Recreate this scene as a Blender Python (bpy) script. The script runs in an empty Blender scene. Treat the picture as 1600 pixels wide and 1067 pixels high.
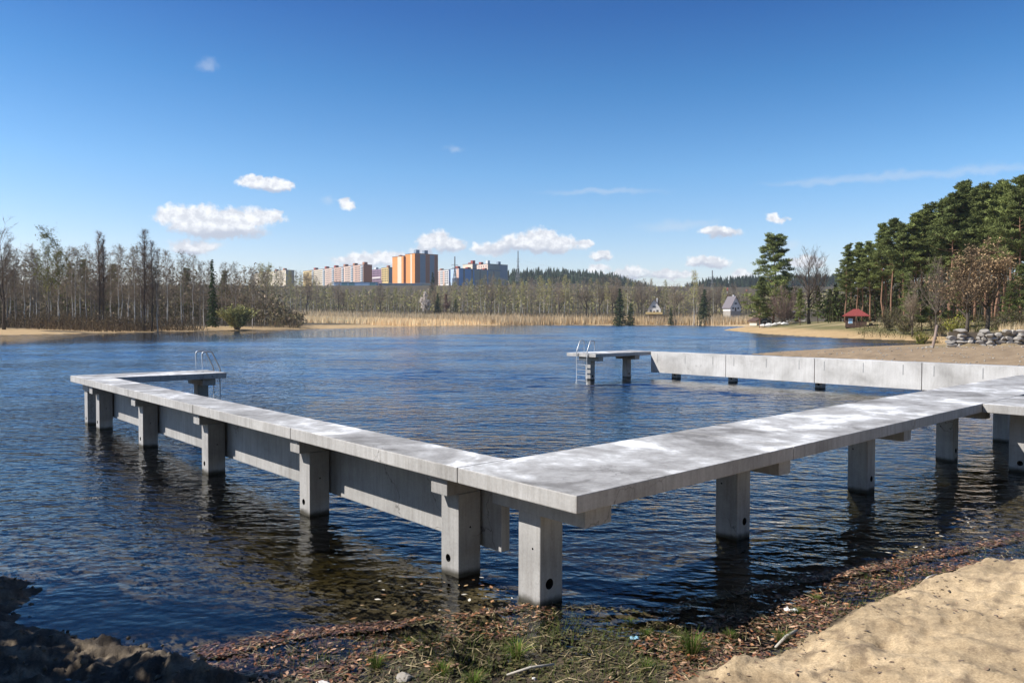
import bpy, bmesh, math, random
import numpy as np
from mathutils import Vector, Matrix
R = math.radians
rnd = random.Random(7)
C = bpy.context.scene
COL = C.collection

# ------------------------------------------------------------------ camera maths
EYE = 2.88
F = 1173.3                      # focal length in photo pixels (1600 wide)
PITCH = R(1.6214)
ROLL = R(-0.1703)

def ray(px, py):
    u = (px - 800) / F; v = (533.5 - py) / F
    cr, sr = math.cos(ROLL), math.sin(ROLL)
    u, v = u * cr + v * sr, -u * sr + v * cr
    return (u, math.cos(PITCH) + v * math.sin(PITCH), -math.sin(PITCH) + v * math.cos(PITCH))

def on_z(px, py, z=0.0):
    r = ray(px, py); t = (z - EYE) / r[2]
    return (r[0] * t, r[1] * t)

def pt(px, py, depth):
    r = ray(px, py); t = depth / r[1]
    return Vector((r[0] * t, depth, EYE + r[2] * t))

def px_of(x, y):
    return 800 + F * x / y

# ------------------------------------------------------------------ noise
def _hash(ix, iy, s):
    n = (ix.astype(np.int64) * 374761393 + iy.astype(np.int64) * 668265263 + s * 974634777) & 0x7fffffff
    n = ((n ^ (n >> 13)) * 1274126177) & 0x7fffffff
    n = n ^ (n >> 16)
    return (n & 0xffff) / 65535.0

def vnoise(x, y, s=0):
    ix = np.floor(x); iy = np.floor(y); fx = x - ix; fy = y - iy
    fx = fx * fx * (3 - 2 * fx); fy = fy * fy * (3 - 2 * fy)
    a = _hash(ix, iy, s); b = _hash(ix + 1, iy, s); c = _hash(ix, iy + 1, s); d = _hash(ix + 1, iy + 1, s)
    return (a * (1 - fx) + b * fx) * (1 - fy) + (c * (1 - fx) + d * fx) * fy

def fbm(x, y, o=4, s=0):
    t = 0; a = .5
    for k in range(o):
        t = t + a * vnoise(x * 2 ** k, y * 2 ** k, s + k); a *= .5
    return t

def sstep(e0, e1, x):
    t = np.clip((x - e0) / (e1 - e0), 0, 1)
    return t * t * (3 - 2 * t)

def sdist(poly, X, Y):
    """signed distance to a closed polygon, positive inside"""
    P = np.array(poly, float); n = len(P)
    best = np.full(X.shape, 1e18); inside = np.zeros(X.shape, bool)
    for i in range(n):
        ax, ay = P[i]; bx, by = P[(i + 1) % n]
        dx, dy = bx - ax, by - ay; L = dx * dx + dy * dy + 1e-12
        t = np.clip(((X - ax) * dx + (Y - ay) * dy) / L, 0, 1)
        best = np.minimum(best, (X - ax - t * dx) ** 2 + (Y - ay - t * dy) ** 2)
        cond = (ay > Y) != (by > Y)
        with np.errstate(divide='ignore', invalid='ignore'):
            xi = (bx - ax) * (Y - ay) / (by - ay if by != ay else 1e-9) + ax
        inside ^= cond & (X < xi)
    d = np.sqrt(best)
    return np.where(inside, d, -d)

# ------------------------------------------------------------------ mesh builder
class MB:
    def __init__(s):
        s.v = []; s.f = []; s.m = []; s.n = 0; s.c = []
    def add(s, verts, faces, mat=0, col=None):
        verts = np.asarray(verts, float).reshape(-1, 3); faces = np.asarray(faces, int)
        s.v.append(verts); s.f.append(faces + s.n); s.m.append(np.full(len(faces), mat))
        c = np.ones((len(verts), 3)) if col is None else np.broadcast_to(np.asarray(col, float), (len(verts), 3))
        s.c.append(c); s.n += len(verts)
    def box(s, x0, x1, y0, y1, z0, z1, mat=0):
        v = [(x0,y0,z0),(x1,y0,z0),(x1,y1,z0),(x0,y1,z0),(x0,y0,z1),(x1,y0,z1),(x1,y1,z1),(x0,y1,z1)]
        s.add(v, [(0,3,2,1),(4,5,6,7),(0,1,5,4),(1,2,6,5),(2,3,7,6),(3,0,4,7)], mat)
    def tube(s, pts, rad, sides=6, mat=0, cap=True, col=None):
        pts = np.asarray(pts, float); n = len(pts); rad = np.broadcast_to(rad, (n,))
        d = np.gradient(pts, axis=0); d /= np.linalg.norm(d, axis=1)[:, None] + 1e-9
        ref = np.array([0, 0, 1.0]) if abs(d[:, 2]).mean() < .8 else np.array([1.0, 0, 0])
        u = np.cross(d, ref); u /= np.linalg.norm(u, axis=1)[:, None] + 1e-9
        w = np.cross(d, u)
        an = np.linspace(0, 2 * math.pi, sides, endpoint=False)
        ring = (u[:, None, :] * np.cos(an)[None, :, None] + w[:, None, :] * np.sin(an)[None, :, None]) * rad[:, None, None] + pts[:, None, :]
        i = np.arange(n - 1)[:, None] * sides; j = np.arange(sides)[None, :]; j2 = (j + 1) % sides
        q = np.stack([i + j, i + j2, i + sides + j2, i + sides + j], -1).reshape(-1, 4)
        s.add(ring.reshape(-1, 3), q, mat, col)
        if cap:
            base = s.n - n * sides
            s.f.append(np.array([list(range(base + (n - 1) * sides, base + n * sides))])); s.m.append(np.array([mat]))
            s.f.append(np.array([list(range(base + sides - 1, base - 1, -1))])); s.m.append(np.array([mat]))
    def quads(s, P, U, V, mat=0, col=None):
        """many quads centred at P with half axes U, V"""
        n = len(P)
        v = np.stack([P - U - V, P + U - V, P + U + V, P - U + V], 1).reshape(-1, 3)
        f = np.arange(n * 4).reshape(-1, 4)
        c = None if col is None else np.repeat(np.asarray(col, float).reshape(-1, 3) if np.ndim(col) > 1 else np.tile(col, (n, 1)), 4, 0)
        s.add(v, f, mat, c)
    def tris(s, P0, P1, W, mat=0, col=None):
        """thin triangles from base P0 to tip P1 with base half width vector W"""
        n = len(P0)
        v = np.stack([P0 - W, P0 + W, P1], 1).reshape(-1, 3)
        c = None if col is None else np.repeat(np.asarray(col, float).reshape(-1, 3) if np.ndim(col) > 1 else np.tile(col, (n, 1)), 3, 0)
        s.add(v, np.arange(n * 3).reshape(-1, 3), mat, c)
    def mesh(s, name, mats, smooth=False, colors=False):
        V = np.concatenate(s.v); F_ = []; M = np.concatenate(s.m)
        for f in s.f: F_ += f.tolist()
        me = bpy.data.meshes.new(name); me.from_pydata(V.tolist(), [], F_)
        for m in mats: me.materials.append(m)
        if len(mats) > 1: me.polygons.foreach_set('material_index', M.astype(np.int32))
        if smooth: me.polygons.foreach_set('use_smooth', np.ones(len(F_), bool))
        if colors:
            a = me.color_attributes.new('tint', 'FLOAT_COLOR', 'POINT')
            cc = np.concatenate(s.c); a.data.foreach_set('color', np.hstack([cc, np.ones((len(cc), 1))]).astype(np.float32).ravel())
        me.update(); return me
    def build(s, name, mats, parent=None, **k):
        if not isinstance(mats, (list, tuple)): mats = [mats]
        return link(name, s.mesh(name, mats, **k), parent)

def link(name, me, parent=None):
    o = bpy.data.objects.new(name, me); COL.objects.link(o)
    if parent is not None: o.parent = parent
    return o

def tag(o, label=None, cat=None, group=None, kind=None):
    if label: o['label'] = label
    if cat: o['category'] = cat
    if group: o['group'] = group
    if kind: o['kind'] = kind
    return o

def empty(name, loc, rz=0, label=None, cat=None, group=None):
    o = bpy.data.objects.new(name, None); COL.objects.link(o)
    o.location = loc; o.rotation_euler = (0, 0, rz); o.empty_display_size = .2
    return tag(o, label, cat, group)

def boxmesh(name, x0, x1, y0, y1, z0, z1, mat, bevel=.0):
    bm = bmesh.new()
    M = Matrix.Translation(((x0+x1)/2, (y0+y1)/2, (z0+z1)/2)) @ Matrix.Diagonal((abs(x1-x0), abs(y1-y0), abs(z1-z0), 1))
    bmesh.ops.create_cube(bm, size=1, matrix=M)
    if bevel: bmesh.ops.bevel(bm, geom=bm.edges[:], offset=bevel, segments=2, profile=.6, affect='EDGES')
    me = bpy.data.meshes.new(name); bm.to_mesh(me); bm.free(); me.materials.append(mat); return me

def bpart(name, x0, x1, y0, y1, z0, z1, mat, parent, bevel=.0):
    return link(name, boxmesh(name, x0, x1, y0, y1, z0, z1, mat, bevel), parent)

# ------------------------------------------------------------------ materials
class NT:
    def __init__(s, tree): s.t = tree
    def n(s, typ, **kw):
        nd = s.t.nodes.new(typ)
        for k, v in kw.items():
            if k.startswith('i_'):
                key = k[2:]; key = int(key) if key.isdigit() else key.replace('_', ' ')
                if hasattr(v, 'is_output'): s.t.links.new(v, nd.inputs[key])
                else: nd.inputs[key].default_value = v
            else: setattr(nd, k, v)
        return nd
    def math(s, op, a, b=0.0, c=None, clamp=False):
        nd = s.t.nodes.new('ShaderNodeMath'); nd.operation = op; nd.use_clamp = clamp
        for i, v in enumerate((a, b) if c is None else (a, b, c)):
            if hasattr(v, 'is_output'): s.t.links.new(v, nd.inputs[i])
            else: nd.inputs[i].default_value = v
        return nd.outputs[0]
    def noise(s, vec, scale, detail=4, rough=.55, dist=0.0):
        nd = s.n('ShaderNodeTexNoise', i_Scale=scale, i_Detail=detail, i_Roughness=rough, i_Distortion=dist)
        s.t.links.new(vec, nd.inputs['Vector']); return nd.outputs['Fac']
    def ramp(s, fac, stops):
        nd = s.t.nodes.new('ShaderNodeValToRGB'); s.t.links.new(fac, nd.inputs[0])
        e = nd.color_ramp.elements
        while len(e) < len(stops): e.new(.5)
        for el, (p, c) in zip(e, stops):
            el.position = p; el.color = (*c, 1) if len(c) == 3 else c
        return nd.outputs[0]
    def mix(s, fac, a, b, blend='MIX'):
        nd = s.t.nodes.new('ShaderNodeMix'); nd.data_type = 'RGBA'; nd.blend_type = blend
        for i, v in ((0, fac), (6, a), (7, b)):
            if hasattr(v, 'is_output'): s.t.links.new(v, nd.inputs[i])
            else: nd.inputs[i].default_value = v if i == 0 else ((*v, 1) if len(v) == 3 else v)
        return nd.outputs[2]
    def smooth(s, v, a, b, c=0.0, d=1.0):
        nd = s.t.nodes.new('ShaderNodeMapRange'); nd.interpolation_type = 'SMOOTHSTEP'
        s.t.links.new(v, nd.inputs[0])
        for i, q in enumerate((a, b, c, d)): nd.inputs[i + 1].default_value = q
        return nd.outputs[0]

def newmat(name):
    m = bpy.data.materials.new(name); m.use_nodes = True; m.node_tree.nodes.clear()
    t = NT(m.node_tree); out = t.n('ShaderNodeOutputMaterial')
    return m, t, out

def bsdf(t, out, color, rough=.8, spec=.3, normal=None, metal=0.0):
    b = t.n('ShaderNodeBsdfPrincipled')
    for k, v in (('Base Color', color), ('Roughness', rough), ('Specular IOR Level', spec), ('Metallic', metal)):
        if hasattr(v, 'is_output'): t.t.links.new(v, b.inputs[k])
        else: b.inputs[k].default_value = (*v, 1) if k == 'Base Color' else v
    if normal is not None: t.t.links.new(normal, b.inputs['Normal'])
    t.t.links.new(b.outputs[0], out.inputs['Surface']); return b

def mat_plain(name, color, rough=.8, var=.25, scale=3.0, metal=0.0, spec=.3):
    m, t, out = newmat(name)
    p = t.n('ShaderNodeTexCoord').outputs['Object']
    n = t.noise(p, scale, 4)
    c = t.mix(n, tuple(x * (1 - var) for x in color), tuple(min(1, x * (1 + var)) for x in color))
    bsdf(t, out, c, rough, spec, metal=metal); return m

def mat_leaf(name, color, var=.35, transl=.25):
    """foliage: tint attribute times colour, per-object variation, a little light through"""
    m, t, out = newmat(name)
    a = t.n('ShaderNodeAttribute', attribute_name='tint').outputs['Color']
    oi = t.n('ShaderNodeObjectInfo').outputs['Random']
    c = t.mix(1.0, a, (*color, 1), 'MULTIPLY')
    c = t.mix(1.0, c, t.ramp(oi, [(0, (1 - var,) * 3), (.5, (1.0, 1.0 - var * .15, 1 - var * .3)), (1, (1 + var, 1 + var * .8, 1 + var * .4))]), 'MULTIPLY')
    d = t.n('ShaderNodeBsdfDiffuse', i_Color=c); tr = t.n('ShaderNodeBsdfTranslucent', i_Color=c)
    mx = t.n('ShaderNodeMixShader', i_0=transl, i_1=d.outputs[0], i_2=tr.outputs[0])
    t.t.links.new(mx.outputs[0], out.inputs['Surface']); return m

def mat_concrete(name, base=.40, bleach=True, st=.75):
    m, t, out = newmat(name)
    pos = t.n('ShaderNodeNewGeometry').outputs['Position']; nrm = t.n('ShaderNodeNewGeometry').outputs['Normal']
    sep = t.n('ShaderNodeSeparateXYZ', i_0=nrm)
    big = t.noise(pos, .9, 5, .6, .4)
    mp = t.n('ShaderNodeMapping', i_Scale=(9, 9, .8)); t.t.links.new(pos, mp.inputs[0])
    streak = t.noise(mp.outputs[0], 1.6, 5, .65)
    fine = t.noise(pos, 38, 3, .6)
    pores = t.n('ShaderNodeTexVoronoi', i_Scale=16.0); t.t.links.new(pos, pores.inputs['Vector'])
    pore = t.smooth(pores.outputs['Distance'], .03, .085)
    b = base
    c = t.ramp(big, [(.25, (b*.66, b*.635, b*.60)), (.5, (b, b*.97, b*.93)), (.75, (b*1.24, b*1.21, b*1.17))])
    s = t.ramp(streak, [(.3, (.72, .70, .68)), (.55, (1, 1, 1)), (.75, (1.08, 1.08, 1.08))])
    c = t.mix(st, c, s, 'MULTIPLY')
    c = t.mix(.35, c, t.ramp(fine, [(.3, (.75,)*3), (.7, (1.2,)*3)]), 'MULTIPLY')
    c = t.mix(.55, c, t.ramp(pore, [(0, (.35,)*3), (1, (1,)*3)]), 'MULTIPLY')
    up = t.math('GREATER_THAN', sep.outputs['Z'], .7)
    if bleach:
        # dried white laitance in cloudy patches with darker damp tongues on the walking surface
        l1 = t.noise(pos, .55, 6, .62, .9); l2 = t.noise(pos, 2.3, 5, .65, .5)
        lm = t.math('ADD', t.math('MULTIPLY', l1, .75), t.math('MULTIPLY', l2, .33))
        top = t.ramp(lm, [(.42, (.20, .193, .185)), (.48, (.30, .293, .285)), (.54, (.39, .383, .376)), (.59, (.50, .50, .495)), (.625, (.70, .70, .70)), (.70, (.78, .78, .79))])
        top = t.mix(.8, top, t.ramp(t.noise(pos, 5.5, 6, .7, .3), [(.3, (.72, .71, .70)), (.5, (1, 1, 1)), (.7, (1.12,)*3)]), 'MULTIPLY'); top = t.mix(.5, top, t.ramp(fine, [(.3, (.82,)*3), (.7, (1.12,)*3)]), 'MULTIPLY')
        c = t.mix(up, c, top)
    ck = t.n('ShaderNodeTexVoronoi', feature='DISTANCE_TO_EDGE', i_Scale=.75); wv = t.n('ShaderNodeTexNoise', i_Scale=3.0, i_Detail=4.0); t.t.links.new(pos, wv.inputs['Vector'])
    cv = t.n('ShaderNodeVectorMath', operation='MULTIPLY_ADD', i_0=wv.outputs['Color'], i_1=(.6, .6, .6), i_2=pos).outputs[0]; t.t.links.new(cv, ck.inputs['Vector'])
    crk = t.math('MULTIPLY', t.smooth(ck.outputs['Distance'], .007, .001), t.smooth(t.noise(pos, .7, 2), .5, .6))
    c = t.mix(t.math('MULTIPLY', crk, .55), c, (.06, .055, .05))
    sp1 = t.n('ShaderNodeTexVoronoi', i_Scale=5.0); t.t.links.new(pos, sp1.inputs['Vector'])
    spot = t.math('MULTIPLY', t.smooth(sp1.outputs['Distance'], .09, .02), t.smooth(t.noise(pos, 1.1, 3), .52, .6))
    c = t.mix(t.math('MULTIPLY', spot, .5), c, (.13, .115, .10))
    rs = t.math('MULTIPLY', t.smooth(streak, .60, .74), t.smooth(t.noise(pos, .8, 3), .52, .62))
    c = t.mix(t.math('MULTIPLY', t.math('MULTIPLY', rs, t.math('SUBTRACT', 1.0, up)), .45), c, (.23, .15, .09))
    # damp band just above the waterline
    z = t.n('ShaderNodeSeparateXYZ', i_0=pos).outputs['Z']
    zz = t.math('ADD', z, t.math('MULTIPLY', t.math('SUBTRACT', t.noise(pos, 5, 4), .35), .10))
    c = t.mix(t.smooth(zz, .035, .12), t.mix(1.0, c, (.16, .15, .12), 'MULTIPLY'), c)
    h = t.math('ADD', t.math('MULTIPLY', fine, .25), t.math('ADD', t.math('MULTIPLY', pore, .5), t.math('MULTIPLY', big, .3)))
    bp = t.n('ShaderNodeBump', i_Strength=.35, i_Distance=.006, i_Height=h)
    bsdf(t, out, c, .78, .25, bp.outputs[0]); return m

M = {}
M['concrete'] = mat_concrete('concrete', .44)
M['concrete_wall'] = mat_concrete('concrete_wall', .55, bleach=False, st=.35)
M['concrete_leg'] = mat_concrete('concrete_leg', .40, bleach=False)
M['hole'] = mat_plain('hole_dark', (.02, .02, .02), .9)
M['steel'] = mat_plain('stainless', (.42, .43, .44), .42, .08, 8, metal=.55, spec=.5)
M['rust'] = mat_plain('galvanised', (.25, .25, .25), .6, .3, 12)
# ------------------------------------------------------------------ camera, world, sun
cam = bpy.data.cameras.new('camera'); co = bpy.data.objects.new('camera', cam); COL.objects.link(co)
cam.sensor_width = 36; cam.lens = F / 1600 * 36; cam.clip_start = .1; cam.clip_end = 20000
co.matrix_world = Matrix.Translation((0, 0, EYE)) @ Matrix.Rotation(math.pi/2 - PITCH, 4, 'X') @ Matrix.Rotation(-ROLL, 4, 'Z')
C.camera = co

YAW = R(42.2887)
d1 = Vector((-math.sin(YAW), math.cos(YAW), 0)); d2 = Vector((math.cos(YAW), math.sin(YAW), 0))
SUN_EL = R(43.2)
sh = (-d2 * math.cos(R(36.5)) + d1 * math.sin(R(36.5))).normalized()
sdir = Vector((sh.x * math.cos(SUN_EL), sh.y * math.cos(SUN_EL), math.sin(SUN_EL)))
sl = bpy.data.lights.new('sun', 'SUN'); so = bpy.data.objects.new('sun', sl); COL.objects.link(so)
sl.energy = 5.0; sl.angle = R(.5); sl.color = (1, .955, .89)
so.rotation_euler = sdir.to_track_quat('Z', 'Y').to_euler()

w = bpy.data.worlds.new('World'); C.world = w; w.use_nodes = True; w.node_tree.nodes.clear()
t = NT(w.node_tree)
sky = t.n('ShaderNodeTexSky', sky_type='NISHITA'); sky.sun_disc = False
sky.sun_elevation = SUN_EL
sky.sun_rotation = math.atan2(sdir.x, sdir.y)
sky.altitude = 300; sky.air_density = 1.0; sky.dust_density = .6; sky.ozone_density = 2.2
tc = t.n('ShaderNodeTexCoord').outputs['Generated']
sp = t.n('ShaderNodeSeparateXYZ', i_0=tc)
az = t.math('ARCTAN2', sp.outputs['X'], sp.outputs['Y']); el = t.math('ARCSINE', sp.outputs['Z'])
# deeper, more saturated blue overhead (clear spring air)
hs = t.n('ShaderNodeHueSaturation', i_Saturation=1.22, i_Value=1.0, i_Color=sky.outputs[0])
tint = t.ramp(t.math('MULTIPLY', el, 2 / math.pi), [(0.0, (1.38, 1.16, 1.22)), (.05, (1.28, 1.17, 1.24)), (.12, (.90, 1.10, 1.22)), (.19, (.48, .84, 1.05)), (.245, (.28, .60, .91)), (.38, (.36, .60, .86)), (.6, (.24, .40, .60)), (1.0, (.22, .34, .50))])
skyc = t.mix(1.0, hs.outputs[0], tint, 'MULTIPLY')
# cumulus far away: soft puffs given by direction (azimuth, elevation)
def dirc(px, py):
    r = ray(px, py); L = math.sqrt(sum(q*q for q in r))
    return math.atan2(r[0], r[1]), math.asin(r[2] / L)
PUFFS = [(395,285,22,9),(420,288,32,11),(445,290,18,7),
 (262,338,20,13),(285,335,30,14),(320,340,36,17),(355,342,40,16),(395,342,38,15),(422,340,20,11),(350,360,60,14),(300,352,36,12),
 (300,385,36,12),(330,384,22,8),
 (510,314,11,7),(545,318,16,8),
 (560,408,40,12),(590,402,30,11),(615,404,26,13),(660,395,20,14),
 (668,378,18,12),(684,374,18,13),(705,383,24,12),
 (750,388,16,9),(775,388,30,12),(800,382,26,14),(825,374,24,14),(850,370,26,15),(878,378,30,11),(915,380,16,8),(850,385,70,10),
 (935,401,18,8),(933,420,17,7),(985,424,30,8),(1045,428,40,8),(975,430,40,7),
 (1110,362,20,7),(1130,364,26,8),(1088,409,20,8),(1115,409,28,8),(1155,429,20,8),
 (1213,343,18,7),(1235,383,20,8),(1260,410,26,10),(325,102,12,8),(708,233,14,5),(1390,276,130,7),(1520,268,90,6),(1300,284,90,5),(1060,352,60,8),(940,300,90,5)]
FAINT = {i: 1 for i in (12, 13, 41, 43, 44, 45, 46, 47, 48, 49)}
comb = t.n('ShaderNodeCombineXYZ', i_0=az, i_1=el).outputs[0]
wn1 = t.n('ShaderNodeTexNoise', i_Scale=42.0, i_Detail=5.0, i_Roughness=.6); t.t.links.new(comb, wn1.inputs['Vector'])
off = t.n('ShaderNodeVectorMath', operation='SUBTRACT', i_0=wn1.outputs['Color'], i_1=(.5, .5, .5)).outputs[0]
warp = t.n('ShaderNodeVectorMath', operation='MULTIPLY_ADD', i_0=off, i_1=(.036, .020, 0), i_2=comb).outputs[0]
def field(items, vec, k=.22):
    cur = None
    for (px, py, rx, ry) in items:
        a, e = dirc(px, py); ix, iy = F / rx, F / ry
        v = t.n('ShaderNodeVectorMath', operation='MULTIPLY_ADD', i_0=vec, i_1=(ix, iy, 0), i_2=(-a * ix, -e * iy, 0)).outputs[0]
        L = t.n('ShaderNodeVectorMath', operation='LENGTH', i_0=v).outputs['Value']
        cur = L if cur is None else t.math('SMOOTH_MIN', cur, L, k)
    return cur
fd = field([p for i, p in enumerate(PUFFS) if i not in FAINT], warp)
edge = t.noise(comb, 130, 4, .6)
ff = t.math('ADD', fd, t.math('MULTIPLY', t.math('SUBTRACT', edge, .5), .9))
alpha = t.smooth(ff, 1.18, .62)
ffa = field([p for i, p in enumerate(PUFFS) if i in FAINT], warp)
alpha2 = t.math('MULTIPLY', t.smooth(ffa, 1.4, .1), .26)
BASES = [(345,368,105,12),(425,298,40,5),(305,396,50,7),(590,420,80,9),(690,391,44,7),(830,393,95,8),(1120,370,44,5),(1104,416,44,6),(985,434,80,5),(936,408,20,4)]
gray = t.smooth(t.math('ADD', field(BASES, warp, .1), t.math('MULTIPLY', t.math('SUBTRACT', edge, .5), .5)), 1.35, .3)
cl = t.mix(gray, t.mix(t.smooth(t.noise(comb, 85, 5, .6), .35, .65), (5.6, 5.75, 6.2, 1), (8.2, 8.2, 8.3, 1)), (4.2, 4.5, 5.3, 1))
skyc = t.mix(t.math('MULTIPLY', alpha, .93), skyc, cl)
skyc = t.mix(alpha2, skyc, (6.0, 6.2, 6.6, 1))
bg = t.n('ShaderNodeBackground', i_Strength=.095, i_Color=skyc)
wo = t.n('ShaderNodeOutputWorld'); t.t.links.new(bg.outputs[0], wo.inputs[0])
w.cycles.sampling_method = 'MANUAL'; w.cycles.sample_map_resolution = 512

C.view_settings.view_transform = 'Standard'; C.view_settings.look = 'None'
C.view_settings.exposure = .52; C.view_settings.gamma = 1
C.cycles.max_bounces = 8; C.cycles.transparent_max_bounces = 12; C.cycles.diffuse_bounces = 3; C.cycles.glossy_bounces = 3
C.cycles.caustics_reflective = False; C.cycles.caustics_refractive = False
C.cycles.use_denoising = True; C.cycles.denoiser = 'OPENIMAGEDENOISE'; C.cycles.denoising_input_passes = 'RGB_ALBEDO_NORMAL'

# ------------------------------------------------------------------ ground
Z = lambda *pts: [on_z(px, py, 0) for px, py in pts]
LAKE = [(-140,120),(-110,90),(-80,45),(-45,22),(-28,15),(-14,12.5),(-9,10.2)] + Z((-20,885),(78,903),(66,945),(48,962),(110,992),(200,1000),(260,1010),(312,1030),(350,1028),(420,1008),(510,993),(600,986),(700,972),(800,957),(880,950),(1000,958),(1055,960),(1110,940),(1200,921),(1300,905),(1400,888),(1500,866),(1600,845)) + \
  [(10,12.3),(14,13.6),(20,15.5),(28,18),(33,24),(34,32),(31,41),(27,52)] + Z((1172,553.5),(1225,549),(1340,542.5),(1440,538.5),(1472,536),(1470,533),(1400,531.5),(1300,528),(1200,522.5),(1130,516),(1145,513),(1168,510.6),(1100,508.8),(1000,508.2),(900,508),(800,508),(720,508.6),(650,510),(560,512.5),(480,514.6),(400,516),(200,519.5),(0,524))
BANK = Z((1640,872),(1600,880),(1510,887),(1440,908),(1350,940),(1280,983),(1200,1022),(1060,1073),(930,1110)) + [(-.5,4.6),(-3,3.6),(-8,2),(-14,0),(-14,-20),(30,-20),(30,12),(14,10.5),(10.5,9.6)]
MOUND = Z((-60,885),(70,903),(60,945),(45,965),(110,985),(200,995),(255,1006),(308,1024),(345,1036),(420,1052),(500,1068),(560,1100)) + [(-2,4.2),(-6,2.5),(-14,2),(-20,6),(-14,10.5),(-9,9.2)]

def ground_z(X, Y):
    d = -sdist(LAKE, X, Y)                      # positive on land
    rr = np.hypot(X, Y)
    near = 1 - sstep(22, 45, rr)
    # water bed
    zb = -np.minimum(.075 * np.abs(d) + .032 * np.abs(d) ** 1.7, 2.6)
    # near shore: litter flat, then the sand bank
    e = sdist(BANK, X, Y); m = sdist(MOUND, X, Y)
    n1 = fbm(X * 2.2, Y * 2.2, 5, 3) - .5; n2 = fbm(X * 9, Y * 9, 4, 9) - .5; n3 = fbm(X * .5, Y * .5, 3, 21) - .5
    zl = -.030 + .030 * np.clip(d, 0, 3) + .055 * n1 + .03 * n2
    eb = e + .20 * n1 + .10 * n2 + .05 * (fbm(X * 30, Y * 30, 3, 71) - .5)
    zs = sstep(-.05, .40, eb) * (.17 + .10 * n1 + .03 * n2) + .10 * np.clip(eb, 0, 12) ** 1.05 + .05 * n3 * sstep(0, 1, eb)
    for fx_, fy_, fa_ in ((2.6, 5.6, .5), (3.1, 6.1, .6), (3.9, 6.5, .4), (4.5, 7.1, .55), (2.2, 4.9, .8), (4.2, 5.6, 2.2), (3.5, 5.2, 2.0), (5.4, 7.4, .3), (5.0, 6.4, 2.4), (6.1, 8.0, .45)):
        q1 = (X - fx_) * math.cos(fa_) + (Y - fy_) * math.sin(fa_); q2 = -(X - fx_) * math.sin(fa_) + (Y - fy_) * math.cos(fa_)
        g_ = (q1 / .15) ** 2 + (q2 / .065) ** 2
        zs = zs - .030 * np.exp(-g_ ** 2) + .010 * np.exp(-(np.sqrt(g_) - 1.5) ** 2 * 6)
    zs = zs + sstep(.1, .6, eb) * (.012 * (fbm(X * 14, Y * 14, 3, 73) - .5) + .03 * (fbm(X * 3.3, Y * 3.3, 3, 75) - .5))
    mm = m + .35 * n1
    rid = np.abs(fbm(X * 3.1 + 9, Y * 3.1, 6, 40) - .5) * 1.6 + .35 * np.abs(fbm(X * 11, Y * 11, 4, 44) - .5)
    zm = sstep(-.05, .35, mm) * (.08 + .17 * rid + .12 * n2 + .06 * (fbm(X * 26, Y * 26, 3, 57) - .5) + .30 * (fbm(X * 1.1, Y * 1.1, 3, 55) - .4))
    znear = zl + zs + zm
    # far shores
    fn = fbm(X * .09, Y * .09, 4, 12) - .5
    right = sstep(5, 40, X) * (1 - sstep(260, 420, Y))
    zfar = .03 + .045 * np.clip(d, 0, 26) + .3 * fn * sstep(0, 25, d) + .018 * np.clip(d - 26, 0, 120) + 4.3 * sstep(452, 498, Y)
    slp = .045 + .04 * sstep(75, 110, Y) + .045 * sstep(120, 160, Y)
    plat = 1.2 * sstep(70.3, 71.2, Y) * sstep(1476, 1500, 800 + F * X / np.maximum(Y, 1.0)) * (1 - sstep(95, 130, Y))
    zright = .03 + plat + np.minimum(slp * np.clip(d, 0, 40), 2.7) + .25 * fn * sstep(0, 20, d) + .02 * np.clip(d - 30, 0, 150)
    zf = zfar * (1 - right) + zright * right
    hpx = 800 + F * X / np.maximum(Y, 1.0)
    ridge = np.interp(hpx, [-600, 300, 760, 800, 840, 900, 960, 1000, 1060, 1110, 1180, 1300, 2200], [50, 48, 62, 76, 80, 78, 70, 50, 44, 62, 66, 70, 84])
    ridge3 = np.interp(hpx, [820, 900, 955, 1010, 1080], [60, 130, 152, 130, 60])
    hill = 34 * sstep(540, 860, Y) + np.maximum(ridge - 34, -20) * sstep(1050, 1500, Y) * (1 - sstep(1700, 2400, Y)) + ridge3 * sstep(2300, 3000, Y) * (1 - sstep(3300, 5000, Y)) - 34 * sstep(2000, 2600, Y)
    zf = zf + hill
    zland = np.where(near > 0, znear * near + zf * (1 - near), zf)
    return np.where(d > 0, np.where(near > .5, zland, np.maximum(zland, .004)), zb + (.05 * n1 + .02 * n2) * near * sstep(0, .5, -d) ), d, e, m

def gz(x, y):
    z, _, _, _ = ground_z(np.array([float(x)]), np.array([float(y)])); return float(z[0])

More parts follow.
